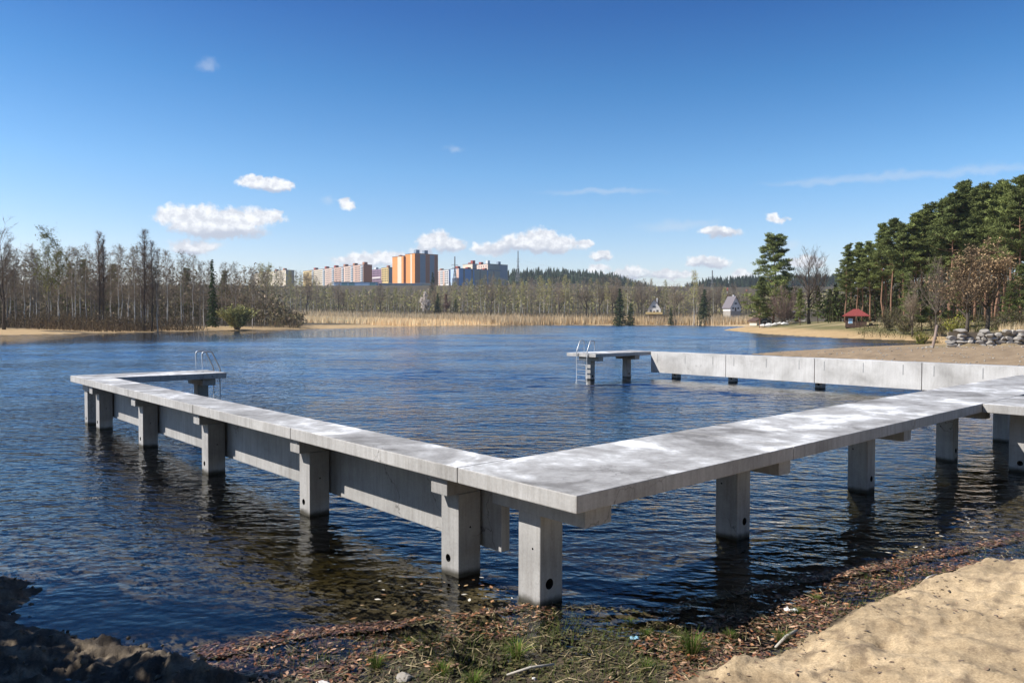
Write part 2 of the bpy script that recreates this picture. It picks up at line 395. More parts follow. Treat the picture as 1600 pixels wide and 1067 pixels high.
def build_ground():
    a1 = np.radians(np.arange(-42, 42.001, .13)); a2 = np.radians(np.arange(47, 313.1, 5.5))
    an = np.concatenate([a1, a2])
    rr = [.4, 1.2, 2.2, 3.0]
    while rr[-1] < 34: rr.append(rr[-1] * 1.0095)
    while rr[-1] < 700: rr.append(rr[-1] * 1.022)
    while rr[-1] < 12000: rr.append(rr[-1] * 1.09)
    rr = np.array(rr)
    A, RR = np.meshgrid(an, rr); X = RR * np.sin(A); Y = RR * np.cos(A)
    Zg, d, e, m = ground_z(X.ravel(), Y.ravel())
    x = X.ravel(); y = Y.ravel(); n = len(an); k = len(rr)
    V = np.stack([x, y, Zg], 1)
    i = np.arange(k - 1)[:, None] * n; j = np.arange(n)[None]; j2 = (j + 1) % n
    Fc = np.stack([i + j, i + n + j, i + n + j2, i + j2], -1).reshape(-1, 4)
    # colours of the surfaces themselves
    col = np.zeros((len(x), 3))
    r = np.hypot(x, y); near = 1 - sstep(22, 45, r)
    n1 = fbm(x * 1.7, y * 1.7, 5, 77); n2 = fbm(x * 7, y * 7, 4, 78)
    def L(a, b, f): return a * (1 - f[:, None]) + b * f[:, None]
    c = lambda *v: np.array(v)[None, :]
    mud = L(c(.055, .042, .030), c(.10, .078, .052), sstep(.35, .65, n1))
    sand = L(c(.36, .275, .17), c(.50, .385, .24), sstep(.3, .7, n1)); sand = L(sand, c(.50, .37, .20), sstep(.62, .72, fbm(x * .8, y * 1.4, 3, 90)))
    sand = L(sand, c(.20, .15, .10), sstep(.58, .72, n2) * .8); sand = L(sand, c(.27, .20, .12), sstep(.52, .66, fbm(x * .9 + 4, y * 2.2, 5, 93)) * .7)
    soil = L(c(.075, .060, .044), c(.20, .16, .11), sstep(.4, .7, n2))
    nearc = L(mud, sand, sstep(-.02, .22, e + .25 * (n1 - .5)))
    nearc = L(nearc, soil, sstep(-.1, .15, m))
    bed = L(c(.085, .066, .036), c(.15, .115, .06), sstep(.35, .65, n1))
    fsand = L(c(.40, .27, .13), c(.52, .38, .21), fbm(x * .3, y * .3, 4, 8))
    gravel = L(c(.20, .145, .09), c(.40, .30, .19), fbm(x * 1.3, y * 1.3, 5, 14))
    grass = L(c(.165, .15, .065), c(.34, .27, .15), sstep(.4, .65, fbm(x * .12, y * .12, 4, 31)))
    floor = L(c(.055, .046, .032), c(.12, .10, .06), fbm(x * .2, y * .2, 4, 33))
    rightm = sstep(0, 25, x) * (1 - sstep(250, 400, y))
    inland = L(fsand, floor, sstep(14, 24, d + 6 * (n1 - .5)))
    rr_ = L(L(gravel, fsand, sstep(72, 100, y)), grass, sstep(5, 10, d + 6 * (fbm(x * .15, y * .15, 3, 60) - .5)) * sstep(60, 90, y))
    rr_ = L(rr_, L(c(.13, .12, .05), c(.30, .24, .14), sstep(.4, .6, n1)), sstep(70.5, 72, y) * sstep(1470, 1500, 800 + F * x / np.maximum(y, 1.0)) * .85)
    pth = np.exp(-((d - 40 - 5 * np.sin(x * .04)) / 4.5) ** 2) * sstep(60, 90, y)
    rr_ = L(rr_, c(.48, .44, .38), np.clip(pth * .9, 0, 1)); rr_ = L(rr_, floor, sstep(55, 75, d))
    far = L(inland, rr_, rightm)
    far = L(far, L(fsand * .9, c(.58, .44, .25), np.clip(n1, 0, 1)), sstep(330, 400, y) * (1 - sstep(25, 40, d)))
    land = L(far, nearc, near)
    col = np.where((d > 0)[:, None], land, bed)
    me = bpy.data.meshes.new('ground')
    me.vertices.add(len(V)); me.vertices.foreach_set('co', V.astype(np.float32).ravel())
    me.loops.add(Fc.size); me.loops.foreach_set('vertex_index', Fc.astype(np.int32).ravel())
    me.polygons.add(len(Fc)); me.polygons.foreach_set('loop_start', np.arange(0, Fc.size, 4, dtype=np.int32))
    me.polygons.foreach_set('use_smooth', np.ones(len(Fc), bool))
    me.update(calc_edges=True); me.validate()
    a = me.color_attributes.new('tint', 'FLOAT_COLOR', 'POINT'); a.data.foreach_set('color', np.hstack([col, np.ones((len(col), 1))]).astype(np.float32).ravel())
    mt, t, out = newmat('ground')
    at = t.n('ShaderNodeAttribute', attribute_name='tint').outputs['Color']
    pos = t.n('ShaderNodeNewGeometry').outputs['Position']
    f1 = t.noise(pos, 55, 4, .65); f2 = t.noise(pos, 9, 5, .6); f3 = t.noise(pos, 1.3, 4, .6)
    cc = t.mix(.7, at, t.ramp(f1, [(.3, (.6, .58, .56)), (.7, (1.35, 1.35, 1.35))]), 'MULTIPLY')
    cc = t.mix(.6, cc, t.ramp(f2, [(.3, (.65, .62, .6)), (.7, (1.3, 1.3, 1.3))]), 'MULTIPLY')
    cc = t.mix(.35, cc, t.ramp(f3, [(.3, (.7, .7, .7)), (.7, (1.25, 1.25, 1.25))]), 'MULTIPLY')
    bp = t.n('ShaderNodeBump', i_Strength=.6, i_Distance=.03, i_Height=t.math('ADD', t.math('MULTIPLY', f1, .3), f2))
    bsdf(t, out, cc, .9, .2, bp.outputs[0]); me.materials.append(mt)
    o = link('ground', me); o['kind'] = 'structure'; return o
GROUND = build_ground()

# ------------------------------------------------------------------ water: a closed body with rippled top and absorbing depth
def build_water():
    mb = MB()
    P = np.array(LAKE); x0, x1, y0, y1 = -170, 60, -2, 470
    mb.box(-190, 180, 3.0, 480, -3.4, 0)
    m, t, out = newmat('water')
    pos = t.n('ShaderNodeNewGeometry').outputs['Position']
    def rot(ang, sx, sy):
        mp = t.n('ShaderNodeMapping', vector_type='TEXTURE', i_Rotation=(0, 0, R(ang)), i_Scale=(sx, sy, 1)); t.t.links.new(pos, mp.inputs[0]); return mp.outputs[0]
    patch = t.noise(pos, .11, 3, .5)
    patch = t.smooth(patch, .32, .68, .55, 1.15)
    w1 = t.noise(rot(-8, 2.3, 1, ), 3.0, 2, .5, .35)     # main wind ripples, crests nearly along x
    w2 = t.noise(rot(14, 1.9, 1), 4.6, 2, .5, .3)
    w3 = t.noise(rot(-30, 1.5, 1), 9.5, 2, .5)
    big = t.noise(rot(5, 1.5, 1), .55, 2, .5)
    h = t.math('ADD', t.math('MULTIPLY', w1, .068), t.math('MULTIPLY', w2, .036))
    h = t.math('ADD', h, t.math('MULTIPLY', w3, .020))
    h = t.math('MULTIPLY', h, patch)
    h = t.math('ADD', h, t.math('MULTIPLY', big, .06))
    # calmer towards the near beach
    y = t.n('ShaderNodeSeparateXYZ', i_0=pos).outputs['Y']
    calm = t.math('MULTIPLY', t.smooth(y, 5.5, 12.5, .3, 1.0), t.smooth(y, 10, 90, 1.0, .75))
    h = t.math('MULTIPLY', h, calm)
    bp = t.n('ShaderNodeBump', i_Strength=1.0, i_Distance=1.0, i_Height=h)
    # wind ripples as a slope field (steeper along y than along x), fading in away from the sheltered beach
    def slopes(vec, sc, det):
        nz = t.n('ShaderNodeTexNoise', i_Scale=sc, i_Detail=det, i_Roughness=.6); t.t.links.new(vec, nz.inputs['Vector'])
        return t.n('ShaderNodeVectorMath', operation='SUBTRACT', i_0=nz.outputs['Color'], i_1=(.5, .5, .5)).outputs[0]
    sa = slopes(rot(-6, 2.6, 1), 1.9, 3.0); sb = slopes(rot(10, 3.0, 1), .42, 2.0)
    gust = t.smooth(t.noise(rot(0, 2.2, 1), .045, 3, .55), .36, .64, .55, 1.2)
    x = t.n('ShaderNodeSeparateXYZ', i_0=pos).outputs['X']
    q_ = t.math('SUBTRACT', y, t.math('MULTIPLY', x, 1.2))          # lee of the left wood lies calm
    q_ = t.math('ADD', q_, t.math('MULTIPLY', t.math('SUBTRACT', t.noise(pos, .06, 2), .5), 50))
    lee = t.math('SUBTRACT', 1.0, t.math('MULTIPLY', t.math('MULTIPLY', t.smooth(q_, 130, 172), t.smooth(x, 35, -5)), .9))
    amp = t.math('MULTIPLY', t.math('MULTIPLY', t.smooth(y, 9, 38, .12, 1.0), gust), lee)
    sv = t.n('ShaderNodeVectorMath', operation='ADD', i_0=t.n('ShaderNodeVectorMath', operation='MULTIPLY', i_0=sa, i_1=(.30, .66, 0)).outputs[0], i_1=t.n('ShaderNodeVectorMath', operation='MULTIPLY', i_0=sb, i_1=(.12, .30, 0)).outputs[0]).outputs[0]
    # waves driven onto this shore: their steep faces look towards -y
    sx_ = t.n('ShaderNodeSeparateXYZ', i_0=sv)
    sv = t.n('ShaderNodeCombineXYZ', i_0=sx_.outputs['X'], i_1=t.math('SUBTRACT', t.math('MULTIPLY', sx_.outputs['Y'], .45), t.math('MULTIPLY_ADD', t.math('ABSOLUTE', sx_.outputs['Y']), 1.35, .045))).outputs[0]
    sv = t.n('ShaderNodeVectorMath', operation='SCALE', i_0=sv, i_Scale=amp).outputs[0]
    nn = t.n('ShaderNodeVectorMath', operation='NORMALIZE', i_0=t.n('ShaderNodeVectorMath', operation='ADD', i_0=bp.outputs[0], i_1=sv).outputs[0])
    bpn = bp.outputs[0]
    class _B: outputs = [nn.outputs[0]]
    bp = _B
    fr = t.n('ShaderNodeFresnel', i_IOR=1.36, i_Normal=bpn)
    gl = t.n('ShaderNodeBsdfGlossy', i_Roughness=.02, i_Color=(1, 1, 1, 1), i_Normal=bp.outputs[0])
    tr = t.n('ShaderNodeBsdfTransparent', i_Color=(.93, .95, .93, 1))
    mx = t.n('ShaderNodeMixShader', i_0=fr.outputs[0], i_1=tr.outputs[0], i_2=gl.outputs[0])
    t.t.links.new(mx.outputs[0], out.inputs['Surface'])
    va = t.n('ShaderNodeVolumeAbsorption', i_Color=(.60, .58, .36, 1), i_Density=1.25)
    t.t.links.new(va.outputs[0], out.inputs['Volume'])
    o = mb.build('water', m); o['kind'] = 'structure'; return o
build_water()
#@@PIERS
# ------------------------------------------------------------------ concrete piers
U = EYE                                       # pier plan measured in eye heights, local x along the front pier, y along the left pier
PC = Vector((.20246521 * U, 2.3209594 * U, 0))
DT, DB, CB = .455 * U, .397 * U, .327 * U     # deck top, slab underside, underside of the cross beams
cut_cache = {}
def leg_mesh(x0, x1, y0, y1, z1, holes):
    """square leg with round holes bored into it; holes = [(axis, centre_along_face, z, radius)]"""
    me = boxmesh('leg', x0, x1, y0, y1, -2.2, z1, M['concrete_leg'], .012)
    if not holes: return me
    o = bpy.data.objects.new('leg_tmp', me); COL.objects.link(o); o.data.materials.append(M['hole'])
    bm = bmesh.new()
    for (ax, c, z, r) in holes:
        if ax == 'x': mtx = Matrix.Translation((x0 + .03, c, z)) @ Matrix.Rotation(math.pi/2, 4, 'Y')
        else: mtx = Matrix.Translation((c, y0 + .03, z)) @ Matrix.Rotation(math.pi/2, 4, 'X')
        bmesh.ops.create_cone(bm, cap_ends=True, segments=20, radius1=r, radius2=r, depth=.18, matrix=mtx)
    cm = bpy.data.meshes.new('cut'); bm.to_mesh(cm); bm.free(); cm.materials.append(M['hole'])
    c = bpy.data.objects.new('cut_tmp', cm); COL.objects.link(c)
    md = o.modifiers.new('b', 'BOOLEAN'); md.operation = 'DIFFERENCE'; md.object = c; md.solver = 'EXACT'; md.material_mode = 'TRANSFER'
    dg = bpy.context.evaluated_depsgraph_get(); dg.update()
    res = bpy.data.meshes.new_from_object(o.evaluated_get(dg)); res.name = 'leg'
    bpy.data.objects.remove(o); bpy.data.objects.remove(c)
    return res

def slab(parent, x0, x1, y0, y1, z0=DB, z1=DT):
    return bpart('deck_slab', x0, x1, y0, y1, z0, z1, M['concrete'], parent, .012)
G = .006                                      # half of an open joint
LW = .16                                      # half leg width
# --- left pier with the inward hook at its far end
p1 = empty('concrete_pier', PC, YAW, 'long left concrete pier on square legs with a short hooked end', 'pier')
W1 = .25 * U
ys = [.60, 1.96, 3.335, 4.735, 6.08]
for a, b in zip(ys[:-1], ys[1:]): slab(p1, 0, W1, a * U + G, b * U - G)
for a, b in zip([.578] + ys[1:-1], ys[1:]):
    bpart('wall_panel', .203 * U, .247 * U, a * U + .012, b * U - .012, .100 * U, DB - .003, M['concrete_leg'], p1, .01)
slab(p1, 0, 1.30 * U, 6.08 * U + G, 6.62 * U)
for c in (.745, 1.962, 3.34, 4.695, 5.965):
    y = c * U
    link('leg', leg_mesh(.077 * U, .188 * U, y - LW, y + LW, CB, [('y', 0, 0, 0)] and []), p1) if False else None
    me = leg_mesh(.077 * U, .188 * U, y - LW, y + LW, CB, [('x', y + .03, .065 * U, .045), ('y', .135 * U, .19 * U, .011)])
    link('leg', me, p1)
    bpart('cap_beam', .024 * U, .199 * U, y - LW + .012, y + LW - .012, CB, DB - .002, M['concrete_leg'], p1, .008)
y = 6.38 * U
link('leg', leg_mesh(.077 * U, .188 * U, y - LW, y + LW, CB, [('x', y, .06 * U, .04)]), p1)
bpart('cap_beam', .06 * U, .25 * U, y - .2 * U * .9, y + .05 * U, CB, DB - .002, M['concrete_leg'], p1, .008)
link('leg', leg_mesh(1.085 * U, 1.195 * U, 6.30 * U, 6.41 * U, CB, []), p1)
bpart('cap_beam', 1.075 * U, 1.205 * U, 6.13 * U, 6.55 * U, CB, DB - .002, M['concrete_leg'], p1, .008)
# --- wide front pier
p2 = empty('concrete_pier', PC, YAW, 'wide front concrete pier with bleached white patches, its corner nearest the beach', 'pier')
W2 = .600 * U
xs = [0, 1.385, 2.778, 4.17, 5.56, 6.95, 8.34, 9.45]
for a, b in zip(xs[:-1], xs[1:]): slab(p2, a * U + (G if a else 0), b * U - G, 0, W2 - G)
link('leg', leg_mesh(.100 * U, .212 * U, .262 * U, .374 * U, CB, [('y', .146 * U, .075 * U, .055), ('x', .30 * U, .2 * U, .012)]), p2)
bpart('cap_beam', .085 * U, .215 * U, .04 * U, .50 * U, CB, DB - .002, M['concrete_leg'], p2, .008)
for c in (1.385, 2.785, 4.23, 5.56, 6.95, 8.34):
    x = c * U
    link('leg', leg_mesh(x - LW, x + LW, .237 * U, .350 * U, CB, [('y', x + .02, .078 * U, .05), ('x', .32 * U, .25 * U, .012)]), p2)
    bpart('cap_beam', x - LW + .012, x + LW - .012, .04 * U, .56 * U, CB, DB - .002, M['concrete_leg'], p2, .008)
# --- gangway from the front pier to the shore
p4 = empty('concrete_gangway', PC, YAW, 'short narrow concrete gangway joining the front pier to the sandy shore', 'gangway')
slab(p4, 3.955 * U, 4.77 * U, -1.55 * U, -.012)
slab(p4, 3.955 * U, 4.77 * U, -2.95 * U, -1.55 * U - .012)
for yy in (-.17, -1.5):
    link('leg', leg_mesh(4.13 * U, 4.24 * U, yy * U - LW, yy * U + LW, CB, [('x', yy * U - .03, .06 * U, .05)]), p4)
    link('leg', leg_mesh(4.50 * U, 4.61 * U, yy * U - LW, yy * U + LW, CB, []), p4)
    bpart('cap_beam', 4.12 * U, 4.63 * U, yy * U - LW + .012, yy * U + LW - .012, CB, DB - .002, M['concrete_leg'], p4, .008)
# --- far pier with the tall pale wall panels
p3 = empty('concrete_pier', PC, YAW, 'far concrete pier with a tall pale panel wall facing the pool', 'pier')
X3 = 8.95 * U; X3b = 9.22 * U
y3 = [.62, 2.10, 3.56, 5.03, 6.52]
PB = .095 * U
for a, b in zip(y3[:-1], y3[1:]):
    slab(p3, X3 + .125, X3b, a * U + G, b * U - G)
    wp = bpart('wall_panel', X3, X3 + .118, a * U + .014, b * U - .014, PB, DT + .004, M['concrete_wall'], p3, .01)
    for fr in (.16, .52, .90):
        yy = (a + (b - a) * fr) * U
        bpart('slot_shade_strip', X3 - .003, X3 + .01, yy - .016, yy + .016, DT - .50, DT - .10, M['rust'], wp, .006)  # raised dark grey strip paints in the shade of a recessed lifting slot
for c in (.9, 2.08, 3.55, 5.0, 6.1):
    y = c * U
    link('leg', leg_mesh(X3 + .34, X3 + .66, y - LW, y + LW, CB, [('x', y, .07 * U, .05)]), p3)
    bpart('cap_beam', X3 + .125, X3b - .03, y - LW + .012, y + LW - .012, CB, DB - .002, M['concrete_leg'], p3, .008)
slab(p3, 7.53 * U, X3b, 6.55 * U, 7.20 * U)
for xx, yc in ((7.70, 6.82), (8.66, 6.82)):
    link('leg', leg_mesh((xx - .055) * U, (xx + .055) * U, (yc - .055) * U, (yc + .055) * U, CB, [('y', xx * U, .07 * U, .05)]), p3)
    bpart('cap_beam', (xx - .065) * U, (xx + .065) * U, (yc - .23) * U, (yc + .20) * U, CB, DB - .002, M['concrete_leg'], p3, .008)

# --- swimming ladders: two bent rails and flat rungs
def ladder(name, ox, y0, y1, s, label):
    """ox = slab end (local x), s = +1 when the water is towards +x"""
    e = empty(name, PC + d1 * ((y0 + y1) / 2) + d2 * ox, YAW, label, 'ladder', None)
    hw = (y1 - y0) / 2
    for yy in (-hw, hw):
        P = [(-.46*s, yy, DT-.002), (-.46*s, yy, DT+.52), (-.44*s, yy, DT+.575), (-.38*s, yy, DT+.60), (-.22*s, yy, DT+.603), (-.16*s, yy, DT+.57), (.05*s, yy, DT+.12), (.07*s, yy, DT+.05), (.07*s, yy, -.55)]
        mb = MB(); mb.tube(P, .024, 8)
        r = mb.build('rail', M['steel'], e, smooth=True)
        m2 = MB(); m2.tube([(-.46*s, yy, DT+.001), (-.46*s, yy, DT+.012)], .055, 12); m2.build('foot_plate', M['steel'], r)
        m3 = MB(); m3.tube([(-.002*s, yy, DB+.06), (.07*s, yy, DB+.06)], .014, 6); m3.build('bracket', M['steel'], r)
    for k in range(6):
        z = DB - .12 - k * .25
        m4 = MB(); m4.box(.045*s, .095*s, -hw + .015, hw - .015, z - .009, z + .009); m4.build('rung', M['steel'], e)
    return e
ladder('pool_ladder', 1.30 * U, 6.32 * U, 6.50 * U, 1, 'stainless swimming ladder with bent handrails on the hooked end of the left pier')
ladder('pool_ladder', 7.53 * U, 6.72 * U, 6.95 * U, -1, 'stainless swimming ladder at the end of the far pier beside its striped shadow')
#@@PIERSEND
#@@TREES
# ------------------------------------------------------------------ trees and plants
M['birch_bark'] = mat_plain('birch_bark', (.56, .53, .48), .8, .45, 1.3)
M['dark_bark'] = mat_plain('dark_bark', (.085, .068, .052), .9, .35, 2)
M['grey_bark'] = mat_plain('grey_bark', (.23, .20, .17), .9, .35, 2)
M['pine_bark'] = mat_plain('pine_bark', (.25, .14, .088), .9, .35, 1.5)
M['twig'] = mat_leaf('twig', (1, 1, 1), .22, .1)
M['leaf'] = mat_leaf('leaf', (1, 1, 1), .25, .3)
M['needle'] = mat_leaf('needle', (1, 1, 1), .25, .15)

def unit(v): return v / (np.linalg.norm(v, axis=-1, keepdims=True) + 1e-9)

def branch(rng, p, d, L, n, up, jit):
    pts = [p]; d = d / np.linalg.norm(d)
    for i in range(n):
        d = d + np.array([0, 0, up / n]) + rng.normal(0, jit, 3); d = d / np.linalg.norm(d)
        pts.append(pts[-1] + d * L / n)
    return np.array(pts)

def along(pts, t):
    n = len(pts) - 1; x = t * n; i = min(int(x), n - 1); f = x - i
    return pts[i] * (1 - f) + pts[i + 1] * f, pts[i + 1] - pts[i]

def bare_tree(seed, h=18, spread=3.2, t0=.30, n1=34, angle=50, up=.5, rt=.16, wob=.02, env=lambda t: 1.15 - t, bark='birch_bark',
              twigcol=(.14, .105, .075), leafcol=None, nleaf=0, nt=7, twl=1.0, tww=.017, droop=0.0, fork=False, leafsize=.09, n2=5):
    rng = np.random.default_rng(seed)
    tr, cr = MB(), MB()
    n = 10
    P = np.zeros((n + 1, 3)); P[:, 2] = np.linspace(0, h, n + 1)
    P[1:, :2] = np.cumsum(rng.normal(0, wob * h / n * 2.2, (n, 2)), 0)
    rad = rt * (1 - np.linspace(0, 1, n + 1) ** .9 * .93); rad[0] *= 1.25
    tr.tube(P, rad, 7)
    stems = [(P, rt)]
    if fork:
        for k in range(fork):
            t = rng.uniform(.18, .42); q, d = along(P, t); a = rng.uniform(0, 6.28)
            B = branch(rng, q, np.array([math.cos(a), math.sin(a), 1.15]), h * rng.uniform(.45, .62), 7, .6, .12)
            tr.tube(B, np.linspace(rt * .6, rt * .08, len(B)), 6); stems.append((B, rt * .6))
    T0, T1, Wv, Lp = [], [], [], []
    for (S, r0) in stems:
        m = n1 if S is P else n1 // 2
        for k in range(m):
            t = t0 + (1 - t0) * ((k + rng.uniform(0, 1)) / m) if S is P else rng.uniform(.15, 1)
            t = min(t, .985); q, dd = along(S, t); a = k * 2.399 + rng.uniform(-.5, .5)
            e = R(angle * rng.uniform(.7, 1.25)) * (1 - .35 * t)
            d = np.array([math.sin(e) * math.cos(a), math.sin(e) * math.sin(a), math.cos(e)])
            L = spread * env(t) * rng.uniform(.7, 1.2) * (1 if S is P else .75)
            B = branch(rng, q, d, L, 4, up, .10)
            r = max(.018, r0 * .34 * (1 - t * .75))
            cr.tube(B, np.linspace(r, .008, 5), 4, 0, cap=False, col=twigcol)
            for j in range(n2):
                tt = rng.uniform(.2, 1); q2, d2_ = along(B, tt); dj = d2_ / np.linalg.norm(d2_) + rng.normal(0, .5, 3) + np.array([0, 0, .15 - droop])
                l2 = L * rng.uniform(.25, .5); B2 = branch(rng, q2, dj, l2, 2, up * .5 - droop, .15)
                cr.tube(B2, np.array([.016, .011, .005]), 3, 0, cap=False, col=twigcol)
                for _ in range(nt):
                    q3, d3 = along(B2, rng.uniform(.1, 1)); d4 = unit(d3 / (np.linalg.norm(d3) + 1e-9) + rng.normal(0, .55, 3) + np.array([0, 0, .1 - droop * 1.6]))
                    l = twl * rng.uniform(.4, 1.1); T0.append(q3); T1.append(q3 + d4 * l); Wv.append(unit(np.cross(d4, rng.normal(0, 1, 3))) * tww)
                    if leafcol is not None: Lp.append(q3 + d4 * l * rng.uniform(.2, 1))
    T0, T1, Wv = map(np.array, (T0, T1, Wv))
    v = rng.uniform(.65, 1.35, (len(T0), 1))
    cr.tris(T0, T1, Wv, 0, np.array(twigcol)[None] * v)
    if leafcol is not None and nleaf:
        Lp = np.array(Lp); Lp = Lp[rng.integers(0, len(Lp), nleaf)] + rng.normal(0, .12, (nleaf, 3))
        u = unit(rng.normal(0, 1, (nleaf, 3))); vv = unit(np.cross(u, rng.normal(0, 1, (nleaf, 3))))
        s = leafsize * rng.uniform(.6, 1.4, (nleaf, 1))
        cr.quads(Lp, u * s, vv * s * .6, 1, np.array(leafcol)[None] * rng.uniform(.6, 1.4, (nleaf, 1)) * np.array([1, 1, 1]))
    return tr.mesh('trunk', [M[bark]], smooth=True), cr.mesh('crown', [M['twig'], M['leaf']], colors=True), h

def needle_clumps(cr, rng, cen, size, n, col, flat=.55, ql=.25, qw=.042):
    k = len(cen); N = k * n
    P = rng.normal(0, 1, (N, 3)); P = P / np.linalg.norm(P, axis=1)[:, None] * rng.uniform(.25, 1, (N, 1)) ** .6
    off = P * np.repeat(size, n)[:, None] * np.array([1.3, 1.3, flat * .85])
    Q = np.repeat(cen, n, 0) + off
    d = unit(P + np.array([0, 0, .45]) + rng.normal(0, .45, (N, 3)))
    w = unit(np.cross(d, rng.normal(0, 1, (N, 3))))
    s = rng.uniform(.6, 1.3, (N, 1))
    c = np.array(col)[None] * np.repeat(rng.uniform(.65, 1.35, (k, 1)), n, 0) * rng.uniform(.75, 1.3, (N, 1))
    cr.quads(Q, d * ql * s, w * qw * s, 1, c)

def pine(seed, h=22, t0=.5, spread=3.3, ncl=95, nq=42, bark='pine_bark', col=(.160, .190, .070), rt=.20, top=.6, clump=.95):
    rng = np.random.default_rng(seed); tr, cr = MB(), MB()
    n = 9; P = np.zeros((n + 1, 3)); P[:, 2] = np.linspace(0, h, n + 1); P[1:, :2] = np.cumsum(rng.normal(0, .12, (n, 2)), 0)
    tr.tube(P, rt * (1 - np.linspace(0, 1, n + 1) * .85), 8)
    cen, sz = [], []
    m = ncl // 3
    for k in range(m):
        t = t0 + (1 - t0) * (k + rng.uniform(0, 1)) / m; t = min(t, .99)
        q, _ = along(P, t); a = k * 2.399 + rng.uniform(-.6, .6); tn = (t - t0) / (1 - t0)
        prof = (.75 + 1.1 * tn) if tn < .22 else 1.0 - (tn - .22) / .78 * (1.2 - top * .5)
        L = spread * max(.18, prof) * rng.uniform(.55, 1.2)
        d = np.array([math.cos(a), math.sin(a), .05 + .5 * tn])
        B = branch(rng, q, d, L, 4, .35, .12)
        tr.tube(B, np.linspace(max(.03, rt * .28 * (1 - tn * .7)), .012, 5), 4, 0, cap=False)
        for s_ in (rng.uniform(.45, .7), rng.uniform(.75, .95), 1.0):
            c, _ = along(B, s_); cen.append(c + rng.normal(0, .22, 3) + np.array([0, 0, .15])); sz.append(clump * rng.uniform(.55, 1.1) * (1 - .35 * tn))
    cen.append(P[-1]); sz.append(clump * .6)
    needle_clumps(cr, rng, np.array(cen), np.array(sz), nq, col)
    # dead stubs below the crown
    for k in range(10):
        q, _ = along(P, rng.uniform(t0 * .55, t0)); a = rng.uniform(0, 6.28)
        B = branch(rng, q, np.array([math.cos(a), math.sin(a), -.05]), rng.uniform(.6, 1.6), 3, -.1, .15)
        tr.tube(B, np.linspace(.03, .008, 4), 3, 0, cap=False)
    return tr.mesh('trunk', [M[bark]], smooth=True), cr.mesh('crown', [M['twig'], M['needle']], colors=True), h

def spruce(seed, h=14, w=2.8, col=(.055, .085, .038), tiers=22, nb=13):
    rng = np.random.default_rng(seed); tr, cr = MB(), MB()
    tr.tube([(0, 0, 0), (0, 0, h * .5), (0, 0, h)], [.16, .09, .01], 6)
    Pn, D, Wn, Ln = [], [], [], []
    for k in range(tiers):
        t = .06 + .93 * k / tiers; L = w * (1 - t) ** .85 + .12
        for j in range(nb):
            a = rng.uniform(0, 6.28); l = L * rng.uniform(.65, 1.1); z = h * t + rng.normal(0, .12)
            d = np.array([math.cos(a), math.sin(a), -.22]); m = max(2, int(l * 5))
            for s in np.linspace(.15, 1, m):
                Pn.append(np.array([0, 0, z]) + d * l * s + rng.normal(0, .07, 3)); D.append(unit(d + rng.normal(0, .35, 3)) * .26); Wn.append(unit(np.cross(d, rng.normal(0, 1, 3))) * .10)
    Pn = np.array(Pn); v = rng.uniform(.6, 1.4, (len(Pn), 1))
    cr.quads(Pn, np.array(D), np.array(Wn), 1, np.array(col)[None] * v)
    return tr.mesh('trunk', [M['dark_bark']]), cr.mesh('crown', [M['twig'], M['needle']], colors=True), h

def shrub(seed, h=4, w=3, nb=40, twigcol=(.14, .10, .08), leafcol=None, nleaf=0, leafsize=.09, nt=40, up=.4, tww=.016):
    rng = np.random.default_rng(seed); st, cr = MB(), MB()
    T0, T1, Wv = [], [], []
    for k in range(nb):
        a = rng.uniform(0, 6.28); e = rng.uniform(.1, 1.0); d = np.array([math.cos(a) * e * w / h * 1.2, math.sin(a) * e * w / h * 1.2, 1.0])
        B = branch(rng, np.array([rng.normal(0, .15), rng.normal(0, .15), 0]), d, h * rng.uniform(.7, 1.05), 4, up, .12)
        st.tube(B, np.linspace(.03, .008, 5), 3, 0, cap=False)
        for _ in range(nt):
            q, dd = along(B, rng.uniform(.2, 1)); dd = unit(unit(dd) + rng.normal(0, .6, 3)); l = rng.uniform(.3, 1) * h * .16
            T0.append(q); T1.append(q + dd * l); Wv.append(unit(np.cross(dd, rng.normal(0, 1, 3))) * tww)
    T0, T1, Wv = map(np.array, (T0, T1, Wv))
    cr.tris(T0, T1, Wv, 0, np.array(twigcol)[None] * rng.uniform(.6, 1.4, (len(T0), 1)))
    if leafcol is not None:
        i = rng.integers(0, len(T1), nleaf); s = rng.uniform(0, 1, (nleaf, 1)); P = T0[i] * s + T1[i] * (1 - s) + rng.normal(0, .08, (nleaf, 3))
        u = unit(rng.normal(0, 1, (nleaf, 3))); v = unit(np.cross(u, rng.normal(0, 1, (nleaf, 3)))); q = leafsize * rng.uniform(.6, 1.4, (nleaf, 1))
        cr.quads(P, u * q, v * q * .7, 1, np.array(leafcol)[None] * rng.uniform(.6, 1.35, (nleaf, 1)))
    return st.mesh('stems', [M['grey_bark']]), cr.mesh('crown', [M['twig'], M['leaf']], colors=True), h

